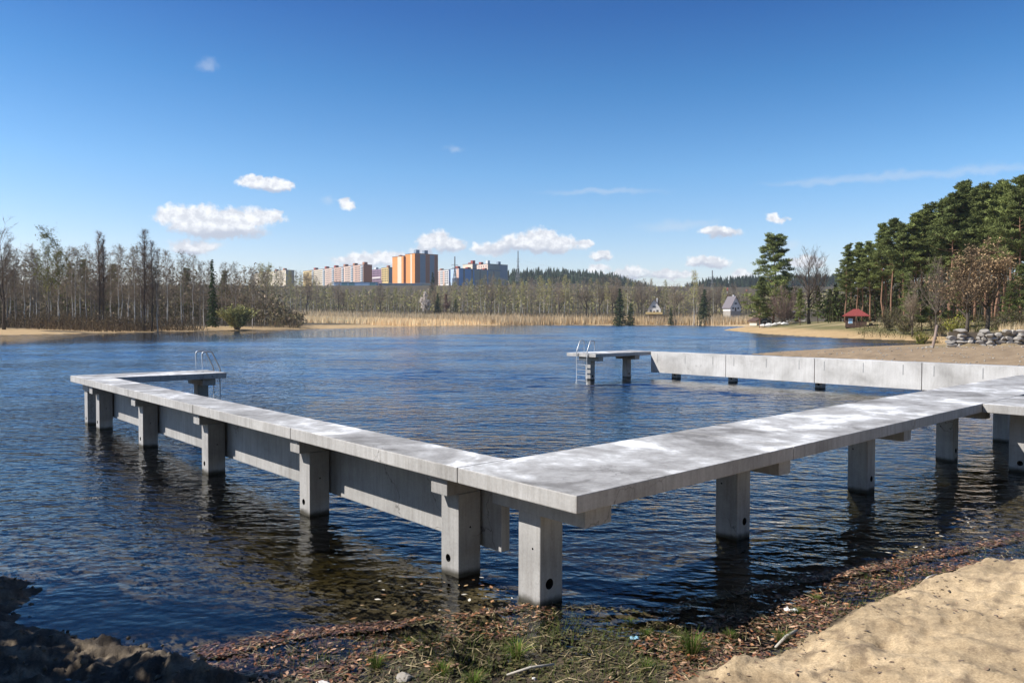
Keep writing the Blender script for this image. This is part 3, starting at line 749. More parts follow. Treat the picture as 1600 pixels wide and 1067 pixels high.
GREENISH = (.19, .20, .065); OLIVE = (.125, .12, .06)
PROTO = {
 'birch': [bare_tree(100 + i, 19, 2.7 + .25 * (i % 3), .34, 34, 46, .25, .15, .022 + .01 * (i % 2), twigcol=(.28, .235, .175), leafcol=(.46, .46, .17), nleaf=[250, 900, 500, 1500][i % 4], droop=.22, twl=1.25, env=lambda t: 1.2 - .85 * t) for i in range(6)],
 'birchbare': [bare_tree(150 + i, 18, 3.0 + .25 * (i % 2), .28, 38, 46, .25, .15, .022, twigcol=(.30, .245, .19), leafcol=(.27, .24, .12), nleaf=[80, 250, 0, 500][i], droop=.2, twl=1.2, tww=.0105, nt=12, env=lambda t: 1.25 - .8 * t) for i in range(4)],
 'alder': [bare_tree(200 + i, 18, 3.4, .26, 36, 55, .45, .17, .02, bark='grey_bark', twigcol=(.30, .25, .195), env=lambda t: 1.25 - t, nt=11, tww=.011) for i in range(4)],
 'poplar': [bare_tree(300 + i, 24, 5.0, .16, 62, 24, .6, .22, .012, bark='dark_bark', twigcol=(.21, .155, .12), env=lambda t: 1.05 - .8 * t, nt=12, twl=1.2, tww=.012) for i in range(3)],
 'willow': [bare_tree(400 + i, 17, 3.8, .28, 34, 52, .2, .2, .02, bark='grey_bark', twigcol=(.20, .18, .09), leafcol=GREENISH, nleaf=2600, droop=.45, twl=1.7, env=lambda t: 1.3 - .8 * t, fork=1) for i in range(2)],
 'round': [bare_tree(500 + i, 13, 5.2, .30, 30, 62, .55, .24, .03, bark='dark_bark', twigcol=(.26, .21, .16), env=lambda t: 1.2 - .75 * t, fork=3, nt=7, n2=6, twl=1.0) for i in range(3)],
 'pine': [pine(600 + i, 22, .40 + .05 * (i % 3), 3.3 + .3 * (i % 2), 141, 64, clump=.74, top=.6) for i in range(6)],
 'pinelow': [pine(650 + i, 20, .16, 3.5, 150, 60, clump=.85) for i in range(3)],
 'lonepine': [pine(660, 20, .10, 5.6, 225, 80, clump=1.1, top=1.0)],
 'spruce': [spruce(700 + i, 14, 2.6 + .3 * i) for i in range(2)],
 'shrub': [shrub(800 + i, 4, 3.4, 34, (.12, .095, .07), OLIVE, 700) for i in range(3)],
}

LAND = [('the yellow-green willow bush', 372), ('the pink apartment row', 500), ('the orange tower block', 640), ('the white blossom tree', 664), ('the blue apartment block', 728),
        ('the tall lattice mast', 809), ('the dark cone-shaped spruce', 968), ('the grey-gabled chalet', 1142), ('the lone shoreline pine', 1207), ('the red-roofed kiosk', 1337), ('the twin oaks', 1527), ('the tallest columnar poplar', 225), ('the shaggy green-topped poplar', 78)]
TREES = []
usedproto = {}
def plant(kind, i, px, depth, height, name, noun, group=None, wide=1.0, label=None, cat='tree', zoff=0, parts=('trunk', 'crown'), rz=None, adj=''):
    a, b, h0 = PROTO[kind][i % len(PROTO[kind])]
    x = (px - 800) / F * depth
    z = gz(x, depth) - .12 + zoff
    o = empty(name, (x, depth, z), rnd.uniform(0, 6.28) if rz is None else rz, label, cat, group)
    s = height / h0
    wx = s * wide
    o.scale = (wx, wx, s)
    link(parts[0], a, o); link(parts[1], b, o)
    TREES.append((o, px, depth, height, noun, adj, label)); return o

def prof(tab, x):
    xs_ = [p[0] for p in tab]; ys_ = [p[1] for p in tab]; return float(np.interp(x, xs_, ys_))

def h_for(top_py, px, depth):
    """height of a tree standing at px, depth that reaches photo row top_py"""
    x = (px - 800) / F * depth
    return max(2.0, pt(px, top_py, depth).z - gz(x, depth))

# --- left bank
LEFT = [(-260, 372), (0, 376), (40, 374), (60, 380), (100, 384), (120, 376), (140, 380), (170, 384), (200, 378), (250, 382), (300, 392), (345, 402), (400, 404), (425, 424), (450, 455), (475, 484)]
GL = 'bare trees along the left bank'
for k in range(90):
    px = -230 + k * 7.4 + rnd.uniform(-5, 5); depth = rnd.choice((166, 174, 184, 196, 210)) + rnd.uniform(-5, 5) + max(0, (px - 220) * .28)
    kind = rnd.choices(('birchbare', 'alder', 'willow'), (.55, .41, .04))[0]
    top = prof(LEFT, px) + 9 + abs(rnd.gauss(0, 10))
    plant(kind, k, px, depth, h_for(top, px, depth), {'birchbare': 'birch_tree', 'alder': 'alder_tree', 'willow': 'willow_tree'}[kind], {'birchbare': 'white-stemmed birch', 'alder': 'grey bare alder', 'willow': 'greenish willow'}[kind], GL, rnd.uniform(.8, 1.15), adj='left bank')
for px, top, i, wd, lab in ((78, 355, 0, .9, None), (155, 360, 1, 1.25, 'slim dark columnar poplar with twin pointed tops on the left bank'), (162, 369, 2, 1.0, 'shorter dark columnar poplar close beside the twin-topped one'), (225, 357, 0, 1.5, 'tallest dark columnar poplar on the left bank'), (237, 374, 1, 1.1, 'dark poplar just right of the tallest columnar one')):
    if lab: plant('poplar', i, px, 170, h_for(top + 9, px, 170), 'poplar_tree', 'poplar', 'columnar poplars on the left bank', wd, lab)
plant('willow', 0, 78, 168, h_for(366, 78, 168), 'poplar_tree', 'poplar', None, .8, 'tall shaggy poplar with a greenish hanging top on the left bank')
plant('round', 0, 6, 150, h_for(372, 6, 150), 'bare_tree', 'bare tree', None, .9, 'dark forked bare tree at the left edge with leaning limbs')
plant('spruce', 0, 332, 205, h_for(402, 332, 205), 'spruce_tree', 'spruce', None, .5, 'dark green conifer rising among the bare trees of the left bank')
for i, px in enumerate((20, 110, 135, 180, 290, 350)):
    plant('pinelow', i, px, 235, h_for((425, 412, 408, 415, 420, 425)[i], px, 235), 'pine_tree', 'dark pine', 'dark pines behind the bare left-bank trees', 1.0, adj='left bank')
PROTO['wbush'] = [shrub(850, 4.5, 4.4, 60, (.17, .17, .07), (.36, .36, .16), 5200, .10, 70)]
plant('wbush', 0, 371, 198, 6.6, 'willow_bush', 'bush', None, 1.15, 'round yellow-green willow bush at the right end of the left bank', 'bush', parts=('stems', 'crown'))

# --- belt behind the reeds
MID = [(400, 405), (430, 420), (490, 428), (512, 438), (545, 450), (600, 447), (640, 447), (680, 443), (700, 438), (730, 436), (770, 430), (800, 436), (850, 432), (900, 436), (950, 438), (1000, 436), (1030, 438), (1080, 440), (1130, 445), (1180, 450), (1250, 446), (1320, 440)]
GM = 'bare birches and alders behind the reeds'
for k in range(118):
    px = 405 + k * 6.55 + rnd.uniform(-3, 3); depth = rnd.choice((492, 500, 512, 526)) + rnd.uniform(-4, 4)
    kind = rnd.choices(('birch', 'alder', 'round'), (.66, .26, .08) if px < 950 else (.25, .3, .45))[0]
    top = prof(MID, px) + abs(rnd.gauss(0, 7)) - (4 if rnd.random() < .1 else 0)
    plant(kind, k, px, depth, h_for(top, px, depth), {'birch': 'birch_tree', 'alder': 'alder_tree', 'round': 'bare_tree'}[kind], {'birch': 'white-stemmed birch', 'alder': 'grey bare alder', 'round': 'round bare tree'}[kind], GM, rnd.uniform(.85, 1.25), adj='reed belt')
PROTO['blossom'] = [bare_tree(901, 11, 4.2, .12, 30, 45, .5, .2, .02, bark='dark_bark', twigcol=(.3, .27, .24), leafcol=(.72, .68, .66), nleaf=5200, leafsize=.16, fork=2)]
PROTO['pinkish'] = [bare_tree(902, 10, 3.4, .15, 30, 45, .5, .18, .02, bark='dark_bark', twigcol=(.24, .14, .11), leafcol=(.33, .225, .18), nleaf=2000, leafsize=.14, fork=1)]
plant('blossom', 0, 664, 480, h_for(459, 664, 480), 'blossom_tree', 'tree', None, .8, 'white blossoming tree leaning at the edge of the reeds')
plant('spruce', 0, 684, 482, h_for(457, 684, 482), 'spruce_tree', 'spruce', None, 1.0, 'dark spruce between the white blossom tree and the pinkish tree')
plant('pinkish', 0, 697, 482, h_for(462, 697, 482), 'budding_tree', 'tree', None, .9, 'pinkish budding tree right of the spruce behind the reeds')
plant('pinelow', 1, 712, 484, h_for(468, 712, 484), 'pine_tree', 'pine', None, 1.1, 'low dark pine right of the pinkish budding tree')
plant('spruce', 1, 676, 700, h_for(424, 676, 700), 'spruce_tree', 'spruce', None, .9, 'dark pointed spruce in front of the orange tower')
plant('spruce', 0, 968, 440, h_for(449, 968, 440), 'spruce_tree', 'spruce', None, 1.05, 'dark cone-shaped spruce standing at the back of the reeds')
plant('spruce', 1, 985, 455, h_for(472, 985, 455), 'spruce_tree', 'spruce', None, 1.2, 'small blackish spruce tucked beside the big cone-shaped one')
plant('birch', 1, 1084, 440, h_for(426, 1084, 440), 'birch_tree', 'birch', None, 1.0, 'tall pale birch standing left of the dark spruces near the chalet')
plant('spruce', 0, 1100, 450, h_for(450, 1100, 450), 'spruce_tree', 'spruce', None, 1.2, 'broad dark spruce right of the tall pale birch')
plant('spruce', 1, 1048, 455, h_for(480, 1048, 455), 'spruce_tree', 'spruce', None, 1.0, 'low dark spruce at the back of the reeds between the two houses')

# --- right shore
PROTO['crooked'] = [bare_tree(905, 12, 5.6, .30, 26, 68, .5, .34, .05, bark='dark_bark', twigcol=(.12, .095, .08), env=lambda t: 1.15 - .7 * t, fork=4, nt=8, n2=6, twl=1.0, tww=.014)]
plant('lonepine', 2, 1207, 215, h_for(373, 1207, 215), 'pine_tree', 'pine', None, 1.15, 'lone shoreline pine with flat green tiers beside the bare tree')
plant('pinelow', 0, 1187, 212, h_for(434, 1187, 212), 'pine_tree', 'pine', None, 1.1, 'small low-branched pine at the left foot of the lone pine')
plant('pinelow', 1, 1224, 222, h_for(425, 1224, 222), 'pine_tree', 'pine', None, 1.1, 'mid-sized bushy pine just behind the lone shoreline pine')
plant('crooked', 0, 1264, 190, h_for(405, 1264, 190), 'bare_tree', 'bare tree', None, .85, 'dark crooked bare tree on the grass right of the lone pine')
PROTO['purple'] = [shrub(860, 6, 5, 60, (.20, .145, .13), None, 0, nt=60)]
plant('purple', 0, 1226, 205, h_for(446, 1226, 205), 'bare_bush', 'bush', None, .9, 'purplish leafless bush below the lone pine', 'bush', parts=('stems', 'crown'))
for px, top, i in ((1278, 447, 0), (1295, 452, 1), (1308, 446, 2), (1250, 452, 1)):
    plant('pinelow', i, px, 190, h_for(top, px, 190), 'pine_tree', 'bushy dark pine', 'bushy pines behind the kiosk', 1.1, adj='right shore')
PINE = [(1306, 398), (1325, 374), (1340, 386), (1352, 384), (1366, 368), (1385, 348), (1400, 354), (1430, 322), (1450, 320), (1470, 318), (1498, 288), (1530, 292), (1557, 280), (1590, 284), (1640, 262), (1800, 220)]
GP = 'tall pines of the wood on the right'
for k in range(30):
    px = 1322 + k * 14.2 + rnd.uniform(-5, 5); depth = float(np.interp(px, [1320, 1450, 1560, 1760], [172, 150, 132, 112])) + rnd.uniform(-3, 8)
    plant('pine', k, px, depth, h_for(prof(PINE, px) + rnd.uniform(-4, 12), px, depth), 'pine_tree', 'tall orange-stemmed pine', GP, rnd.uniform(.95, 1.25), adj='right wood')
for k in range(40):
    px = 1330 + k * 11.5 + rnd.uniform(-5, 5); depth = float(np.interp(px, [1320, 1450, 1560, 1760], [188, 166, 150, 132])) + rnd.uniform(-4, 14)
    plant('pine', k + 3, px, depth, h_for(prof(PINE, px) + rnd.uniform(4, 34), px, depth), 'pine_tree', 'tall orange-stemmed pine', GP, rnd.uniform(.95, 1.25), adj='right wood')
for k, (px, top) in enumerate(((1420, 428), (1455, 415), (1490, 420), (1590, 415), (1620, 400), (1575, 440), (1440, 448))):
    plant('pinelow', k, px, 128 if px < 1500 else 112, h_for(top, px, 128 if px < 1500 else 112), 'pine_tree', 'low-branched pine', 'young pines under the right wood', 1.2, adj='right wood')
for k, (px, top, dp) in enumerate(((1425, 446, 118), (1462, 420, 112))):
    plant('round', k, px, dp, h_for(top, px, dp), 'bare_tree', 'brown bare tree', 'bare trees in front of the right wood', .8, adj='right wood')
OAKC = (.46, .33, .20)
PROTO['oak'] = [bare_tree(910 + i, 11, 5.0, .26, 30, 64, .4, .27, .03, bark='dark_bark', twigcol=(.13, .095, .065), leafcol=OAKC, nleaf=1300, leafsize=.095, fork=3, nt=7, n2=6, env=lambda t: 1.2 - .8 * t) for i in range(2)]
plant('oak', 0, 1510, 84, h_for(404, 1510, 84), 'oak_tree', 'oak', None, 1.1, 'left one of the twin oaks, holding dry brown leaves above the stone wall')
plant('oak', 1, 1541, 86, h_for(394, 1541, 86), 'oak_tree', 'oak', None, 1.1, 'right one of the twin oaks, thicker trunk, dry leaves low in the crown')
PROTO['forsythia'] = [shrub(870, 2.2, 2.4, 40, (.24, .22, .05), (.25, .26, .055), 700, .055, 40)]
for px, dp, h_, lab in ((1440, 100, 1.9, 'bright yellow-green bush beside the dry reeds'), (1492, 104, 2.9, 'yellow-green willow sapling between the oaks and the yellow bush')):
    plant('forsythia', 0, px, dp, h_, 'yellow_bush', 'bush', None, 1.1, lab, 'bush', parts=('stems', 'crown'))
for k, (px, dp, h_) in enumerate(((1388, 134, 3.6), (1412, 124, 3.8), (1466, 116, 3.0), (1562, 108, 2.8), (1596, 104, 3.2), (1396, 150, 3.4))):
    plant('shrub', k, px, dp, h_, 'bare_shrub', 'dull olive shrub', 'olive shrubs along the edge of the right wood', 1.1, cat='shrub', parts=('stems', 'crown'), adj='right wood')

# --- shade trees on the near left bank, just outside the picture
for px_, (x, y, hh, kk) in enumerate(((-10.5, 4.2, 10.5, 'alder'), (-12.0, 6.2, 8, 'round'), (-19.8, 11.2, 12, 'alder'), (-14.5, -.5, 15, 'round'), (-9.5, -1.0, 13, 'alder'), (-8.4, 6.7, 6, 'spruce'), (-7.6, 5.2, 5.5, 'spruce'))):
    a, b, h0 = PROTO[kk][px_ % len(PROTO[kk])]
    o = empty('shade_tree', (x, y, gz(x, y) - .1), px_ * 1.3, 'shade tree on the near left bank beyond the dark soil mound', 'tree', 'trees on the near left bank')
    s = hh / h0; o.scale = (s * (1.5 if kk == 'spruce' else 1),) * 2 + (s,); link('trunk', a, o); link('crown', b, o)

for k in range(16):
    a, b, h0 = PROTO['pinelow' if k % 2 else 'pine'][k % 3]
    x, y = -16 + 3.2 * k + rnd.uniform(-1, 1), -5 - 5 * (k % 3) + rnd.uniform(-1, 1) - (4 if k < 4 else 0)
    o = empty('pine_tree', (x, y, gz(x, y) - .1), k * 1.7, 'tall pine of the beach wood behind the sand bank', 'tree', 'pines of the beach wood')
    s = rnd.uniform(.75, .95); o.scale = (s * 1.2, s * 1.2, s); link('trunk', a, o); link('crown', b, o)

# labels: each tree is told apart by its kind and its rank beside a landmark
ORD = 'first second third fourth fifth sixth seventh eighth ninth tenth eleventh twelfth thirteenth fourteenth fifteenth sixteenth seventeenth eighteenth nineteenth twentieth'.split()
seen = {}
rows = sorted([r for r in TREES if r[6] is None], key=lambda r: r[1])
for r in rows:
    o, px, depth, height, noun, adj, _ = r
    lm = min(LAND, key=lambda l: abs(l[1] - px)); side = 'right' if px >= lm[1] else 'left'
    seen.setdefault((noun, lm[0], side), []).append(r)
for (noun, lm, side), rs in seen.items():
    rs.sort(key=lambda r: abs(r[1] - dict(LAND)[lm]))
    for i, r in enumerate(rs):
        r[0]['label'] = f"{noun}, {ORD[min(i, 19)]} of its kind {side} of {lm}"

# --- woods behind the belts, undergrowth, reeds, far conifer woods: uncountable masses
m, t, out = newmat('wet_leaf')
a_ = t.n('ShaderNodeAttribute', attribute_name='tint').outputs['Color']
bsdf(t, out, a_, .38, .5); M['wet_leaf'] = m
def mass(name, n, fx, hfun, wid, colf, mat, label, cat, tilt=.08, both=0, lsize=.4):
    rng = np.random.default_rng(len(name) + n)
    X, Y = fx(rng, n)
    Zg, dl = ground_z(X, Y)[:2]; ok = dl > 1.5; X, Y, Zg = X[ok], Y[ok], Zg[ok]; n = len(X)
    hh = hfun(rng, X, Y)
    P0 = np.stack([X, Y, Zg - .1], 1); P1 = P0 + np.stack([rng.normal(0, tilt, n) * hh, rng.normal(0, tilt, n) * hh, hh], 1)
    a = rng.uniform(0, math.pi, n); Wv = np.stack([np.cos(a), np.sin(a) * .6, 0 * a], 1) * (wid * rng.uniform(.6, 1.5, n))[:, None]
    mb = MB(); mb.tris(P0, P1, Wv, 0, colf(rng, X, Y, n))
    if both:
        k = n * both; i = rng.integers(0, n, k); s = rng.uniform(.15, 1, (k, 1)); Q = P0[i] * (1 - s) + P1[i] * s + rng.normal(0, 1, (k, 3)) * np.array([1.1, 1.1, .5])
        u = unit(rng.normal(0, 1, (k, 3))); v = unit(np.cross(u, rng.normal(0, 1, (k, 3)))); q = lsize * rng.uniform(.5, 1.4, (k, 1))
        mb.quads(Q, u * q, v * q * .35, 0, colf(rng, X[i], Y[i], k))
    o = mb.build(name, M[mat], colors=True); tag(o, label, cat, None, 'stuff'); return o
def colmix(*cs):
    def f(rng, X, Y, n):
        c = np.array(cs)[rng.integers(0, len(cs), n)]; return c * rng.uniform(.65, 1.35, (n, 1))
    return f
def band(px0, px1, dlo, dhi):
    def f(rng, n):
        px = rng.uniform(px0, px1, n); D = rng.uniform(0, 1, n) * (dhi - dlo) + dlo; return (px - 800) / F * D, D
    return f
def top_mass(tab, drop, lo):
    def f(rng, X, Y):
        px = 800 + F * X / Y; t = np.interp(px, [p[0] for p in tab], [p[1] for p in tab]) + drop
        z = EYE + (500.3 - t) * Y / F - ground_z(X, Y)[0]
        return np.maximum(lo, z * rng.uniform(.45, 1, len(X)))
    return f
mass('woods', 5200, band(-260, 470, 222, 300), top_mass(LEFT, 26, 4), .05, colmix((.20, .165, .115), (.16, .145, .085), (.25, .20, .155), (.13, .12, .07)), 'twig', 'dull olive bare wood behind the left bank trees', 'wood', .10, 6, .42)
mass('woods', 3200, band(380, 1330, 540, 640), top_mass(MID, 5, 5), .10, colmix((.26, .22, .145), (.25, .245, .11), (.27, .22, .165), (.33, .32, .13)), 'twig', 'soft olive wood rising behind the reed belt below the apartment blocks', 'wood', .10, 6, .8)
mass('undergrowth', 9000, band(-260, 402, 156, 186), lambda r, X, Y: r.uniform(.8, 4.6, len(X)) * (.5 + fbm(X * .15, Y * .15, 3, 6)), .05, colmix((.12, .09, .066), (.16, .12, .08), (.09, .075, .05), (.20, .155, .095)), 'twig', 'dark brown brambles and brush at the foot of the left bank trees', 'undergrowth', .3, 3, .16)
mass('undergrowth', 2600, band(395, 1330, 478, 492), lambda r, X, Y: r.uniform(1.0, 5.5, len(X)), .09, colmix((.085, .066, .048), (.12, .09, .06), (.07, .065, .035), (.15, .13, .06)), 'twig', 'brown brush between the reeds and the birch belt', 'undergrowth', .3, 3, .34)
mass('undergrowth', 2400, band(1340, 1760, 100, 150), lambda r, X, Y: r.uniform(.4, 2.6, len(X)), .03, colmix((.085, .075, .04), (.10, .11, .04), (.13, .10, .06), (.05, .06, .025)), 'twig', 'mixed brown and green brush under the right pine wood', 'undergrowth', .35, 3, .12)
mass('woods', 1500, band(1290, 1800, 178, 250), top_mass(PINE, 60, 6), .09, colmix((.045, .055, .022), (.05, .045, .03), (.04, .055, .02)), 'needle', 'dark depth of the pine wood behind the front pines', 'wood', .06, 8, .5)
REED = colmix((.90, .72, .46), (.82, .64, .38), (.95, .80, .56), (.66, .48, .27))
mass('reeds', 22000, band(396, 1190, 432, 472), lambda r, X, Y: r.uniform(3.2, 6.8, len(X)) * (.75 + .35 * fbm(X * .08, Y * .08, 3, 2)), .20, REED, 'leaf', 'pale straw reeds along the far shore', 'reeds', .09)
mass('reeds', 13000, band(398, 800, 318, 440), lambda r, X, Y: r.uniform(1.8, 3.6, len(X)), .13, REED, 'leaf', 'dry reeds spreading left along the shore towards the willow bush', 'reeds', .09)
mass('reeds', 2600, band(1355, 1472, 92, 108), lambda r, X, Y: r.uniform(.7, 2.2, len(X)), .022, REED, 'leaf', 'clump of dry straw reeds below the pine wood', 'reeds', .12)
mass('reeds', 900, band(1560, 1700, 92, 102), lambda r, X, Y: r.uniform(.5, 1.5, len(X)), .022, REED, 'leaf', 'dry straw grass behind the stone wall by the pines', 'reeds', .12)
mass('grass', 5000, lambda r, n: band(1165, 1480, 86, 125)(r, n), lambda r, X, Y: r.uniform(.08, .35, len(X)), .02, colmix((.12, .14, .04), (.28, .22, .11), (.09, .11, .035), (.34, .26, .14)), 'leaf', 'patchy spring grass on the right shore by the kiosk', 'grass', .3)
def conifer_wood(name, px0, px1, dlo, dhi, n, label):
    rng = np.random.default_rng(n); X, Y = band(px0, px1, dlo, dhi)(rng, n); Zg = ground_z(X, Y)[0]; mb = MB()
    for x, y, z in zip(X, Y, Zg):
        h = rng.uniform(9, 19); c = np.array((.030, .045, .026)) * rng.uniform(.6, 1.5)
        for k in range(5):
            zz = z + h * (.18 + .17 * k); r = h * .21 * (1 - k * .17); a = rng.uniform(0, 6.28) + np.arange(6) * math.pi / 3
            ring = np.stack([x + np.cos(a) * r * rng.uniform(.7, 1.3, 6), y + np.sin(a) * r * rng.uniform(.7, 1.3, 6), zz + rng.normal(0, .5, 6)], 1)
            mb.add(np.vstack([ring, [[x + rng.normal(0, .3), y, zz + h * .30]]]), [(i, (i + 1) % 6, 6) for i in range(6)], 0, c)
    o = mb.build(name, M['needle'], colors=True); tag(o, label, 'wood', None, 'stuff'); return o
conifer_wood('forest', 770, 1010, 1250, 1750, 1100, 'dark conifer wood covering the hill right of the lattice mast')
conifer_wood('forest', 1070, 1330, 1250, 1700, 1000, 'dark conifer wood on the far hill behind the chalet')
conifer_wood('forest', 880, 1060, 2700, 3300, 700, 'bluish far conifer hill between the two nearer wooded hills')
#@@TREESEND
#@@REST
# ------------------------------------------------------------------ apartment blocks on the hill
def paint(name, c, v=.08): return mat_plain(name, c, .85, v, .25)
M['orange'] = paint('orange_render', (.72, .30, .10)); M['cream'] = paint('cream_render', (.70, .60, .46)); M['brown'] = paint('brown_and_shaded_orange', (.40, .185, .115))  # brown also stands for the orange render in shade
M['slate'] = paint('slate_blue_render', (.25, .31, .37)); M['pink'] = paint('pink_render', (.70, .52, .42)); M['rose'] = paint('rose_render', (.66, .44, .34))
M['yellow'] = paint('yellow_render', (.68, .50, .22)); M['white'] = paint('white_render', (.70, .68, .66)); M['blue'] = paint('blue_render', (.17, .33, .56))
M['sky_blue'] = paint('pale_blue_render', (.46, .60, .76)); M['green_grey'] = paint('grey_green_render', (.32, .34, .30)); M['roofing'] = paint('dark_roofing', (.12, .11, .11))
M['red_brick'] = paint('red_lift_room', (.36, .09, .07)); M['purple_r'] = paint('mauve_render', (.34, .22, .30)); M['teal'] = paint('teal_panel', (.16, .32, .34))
m, t, out = newmat('window_glass'); bsdf(t, out, (.05, .065, .085), .15, .5); M['glass'] = m
M['rail_w'] = paint('balcony_white', (.62, .62, .60))
BANG = R(40)                                    # the blocks share one street grid

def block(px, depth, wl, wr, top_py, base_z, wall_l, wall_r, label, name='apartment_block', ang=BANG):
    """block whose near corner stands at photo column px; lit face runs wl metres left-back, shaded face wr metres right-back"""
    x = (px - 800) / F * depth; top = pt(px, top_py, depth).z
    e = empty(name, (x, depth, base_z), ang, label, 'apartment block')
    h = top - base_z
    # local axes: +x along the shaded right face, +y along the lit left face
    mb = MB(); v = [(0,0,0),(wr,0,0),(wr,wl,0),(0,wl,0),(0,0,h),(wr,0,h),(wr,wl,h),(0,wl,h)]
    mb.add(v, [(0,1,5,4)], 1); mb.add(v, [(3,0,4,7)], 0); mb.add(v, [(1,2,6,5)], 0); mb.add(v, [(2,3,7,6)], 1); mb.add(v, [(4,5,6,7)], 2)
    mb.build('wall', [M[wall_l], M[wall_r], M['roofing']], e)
    bpart('roof_edge', -.2, wr + .2, -.2, wl + .2, h, h + .45, M['roofing'], e)
    return e, h
def win_mesh(w, h, mat='glass'):
    mb = MB(); mb.box(-.06, .10, -w/2, w/2, -h/2, h/2); return mb.mesh('window', [M[mat]])
WM = {}
def windows(e, face, pos, w=1.6, h=1.45, limit=100):
    """face 'L' = lit face (local x=0), 'R' = shaded face (local y=0); pos = [(along, z)]"""
    if (w, h) not in WM: WM[(w, h)] = win_mesh(w, h)
    me = WM[(w, h)]; have = sum(1 for c in e.children if c.name.startswith('window') and 'windows' not in c.name)
    n = max(0, min(len(pos), limit - have))
    for (a, z) in pos[:n]:
        o = link('window', me, e)
        if face == 'L': o.location = (-.05, a, z)
        else: o.location = (a, -.05, z); o.rotation_euler = (0, 0, math.pi / 2)
    if pos[n:]:
        mb = MB()
        for (a, z) in pos[n:]:
            if face == 'L': mb.box(-.11, .05, a - w/2, a + w/2, z - h/2, z + h/2)
            else: mb.box(a - w/2, a + w/2, -.11, .05, z - h/2, z + h/2)
        o = mb.build('windows', M['glass'], e); o['kind'] = 'stuff'
def lift_room(e, x, y, h, mat, s=(4.5, 4.5, 3.6)):
    bpart('lift_room', x, x + s[0], y, y + s[1], h + .46, h + .46 + s[2], M[mat], e)
def stripe(e, face, a0, a1, z0, z1, mat, name='facade_strip', d=.14):
    if face == 'L': return bpart(name, -d, .3, a0, a1, z0, z1, M[mat], e)
    return bpart(name, a0, a1, -d, .3, z0, z1, M[mat], e)
BZ = 26.0
# orange tower: two stepped bodies
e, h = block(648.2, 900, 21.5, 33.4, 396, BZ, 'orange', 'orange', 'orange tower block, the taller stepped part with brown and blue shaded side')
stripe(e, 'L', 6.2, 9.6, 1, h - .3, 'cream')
for a0, a1, mt in ((.4, 7.0, 'brown'), (7.3, 15.2, 'slate'), (15.5, 21, 'brown'), (21.3, 28, 'slate'), (28.3, 33.2, 'brown')): stripe(e, 'R', a0, a1, .5, h - .4, mt)  # brown bands are orange render with the side's shade put into the colour
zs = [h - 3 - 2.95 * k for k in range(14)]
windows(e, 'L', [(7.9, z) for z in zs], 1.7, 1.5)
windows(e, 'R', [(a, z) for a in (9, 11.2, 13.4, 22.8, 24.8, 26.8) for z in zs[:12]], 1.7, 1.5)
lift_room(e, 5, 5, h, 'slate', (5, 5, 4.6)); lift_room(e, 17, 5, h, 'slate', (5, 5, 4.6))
e, h = block(630.5, 915, 26, 4, 400, BZ, 'orange', 'brown', 'lower left wing of the orange tower with a pale window strip')  # right wall: shade on the orange is put into its brown colour
stripe(e, 'L', 4.5, 13.5, 1, h - .3, 'cream'); windows(e, 'L', [(9, h - 3 - 2.95 * k) for k in range(13)], 1.7, 1.5)
lift_room(e, .5, 8, h, 'brown', (3, 4, 1.2))
# long pink row: sections one behind the other, stepped in height
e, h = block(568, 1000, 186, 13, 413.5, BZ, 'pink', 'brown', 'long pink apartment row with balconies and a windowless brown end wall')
SEC = [('rose', 0, 27), ('pink', 27, 54), ('rose', 54, 83), ('pink', 83, 112), ('cream', 112, 148), ('yellow', 148, 185.5)]
for mt, a0, a1 in SEC: stripe(e, 'L', a0 + .1, a1 - .1, .6, h - .5, mt, 'facade_section')
rows_ = [h - 2.6 - 2.95 * k for k in range(8)]
pos = []
for mt, a0, a1 in SEC:
    for a in np.arange(a0 + 10.5, a1 - 2, 3.9): pos += [(float(a), z) for z in rows_]
    bay = stripe(e, 'L', a0 + 1.2, a0 + 7.6, .8, h - .6, 'slate', 'balcony_bay', .3)
    for z in rows_: bpart('balcony_rail', -1.15, -.32, a0 + 1.3, a0 + 7.5, z - 1.35, z - .35, M['rail_w'], bay)
    lift_room(e, 3, a0 + 3, h, 'red_brick' if a0 > 60 else 'brown', (5, 5, 3.4))
WM[(1.9, 1.6)] = win_mesh(2.1, 1.75)
for (a, z) in pos[:100]:
    o = link('window', WM[(1.9, 1.6)], e); o.location = (-.2, a, z)
mb = MB()
for (a, z) in pos[100:]: mb.box(-.26, -.1, a - .95, a + .95, z - .8, z + .8)
mb.build('windows', M['glass'], e)['kind'] = 'stuff'
e, h = block(447, 1090, 120, 13, 422, BZ, 'cream', 'green_grey', 'pale cream apartment row half hidden by bare trees left of the pink row')
windows(e, 'L', [(a, h - 2.6 - 2.95 * k) for k in range(4) for a in np.arange(5, 116, 4.6)], 1.9, 1.6)
for a in (12, 42, 72, 100): lift_room(e, 3, a, h, 'brown', (4, 5, 3))
e, h = block(596, 1040, 30, 14, 420.5, BZ, 'purple_r', 'brown', 'mauve apartment block between the pink row and the yellow block')
windows(e, 'L', [(a, h - 2.6 - 2.95 * k) for k in range(6) for a in np.arange(3, 28, 3.8)], 2.2, 1.7); lift_room(e, 3, 20, h, 'white', (4, 5, 3))
stripe(e, 'L', 2, 27, h - 12.5, h - 10.5, 'white', 'balcony_band', .5)
e, h = block(607, 990, 18, 8, 418, BZ, 'yellow', 'brown', 'small yellow apartment block just left of the orange tower')
windows(e, 'L', [(a, h - 2.6 - 2.95 * k) for k in range(6) for a in np.arange(3, 17, 4.2)], 1.9, 1.6); stripe(e, 'R', 1, 7, 1, h - 1, 'slate'); lift_room(e, 2, 4, h, 'brown', (3, 4, 2.6))
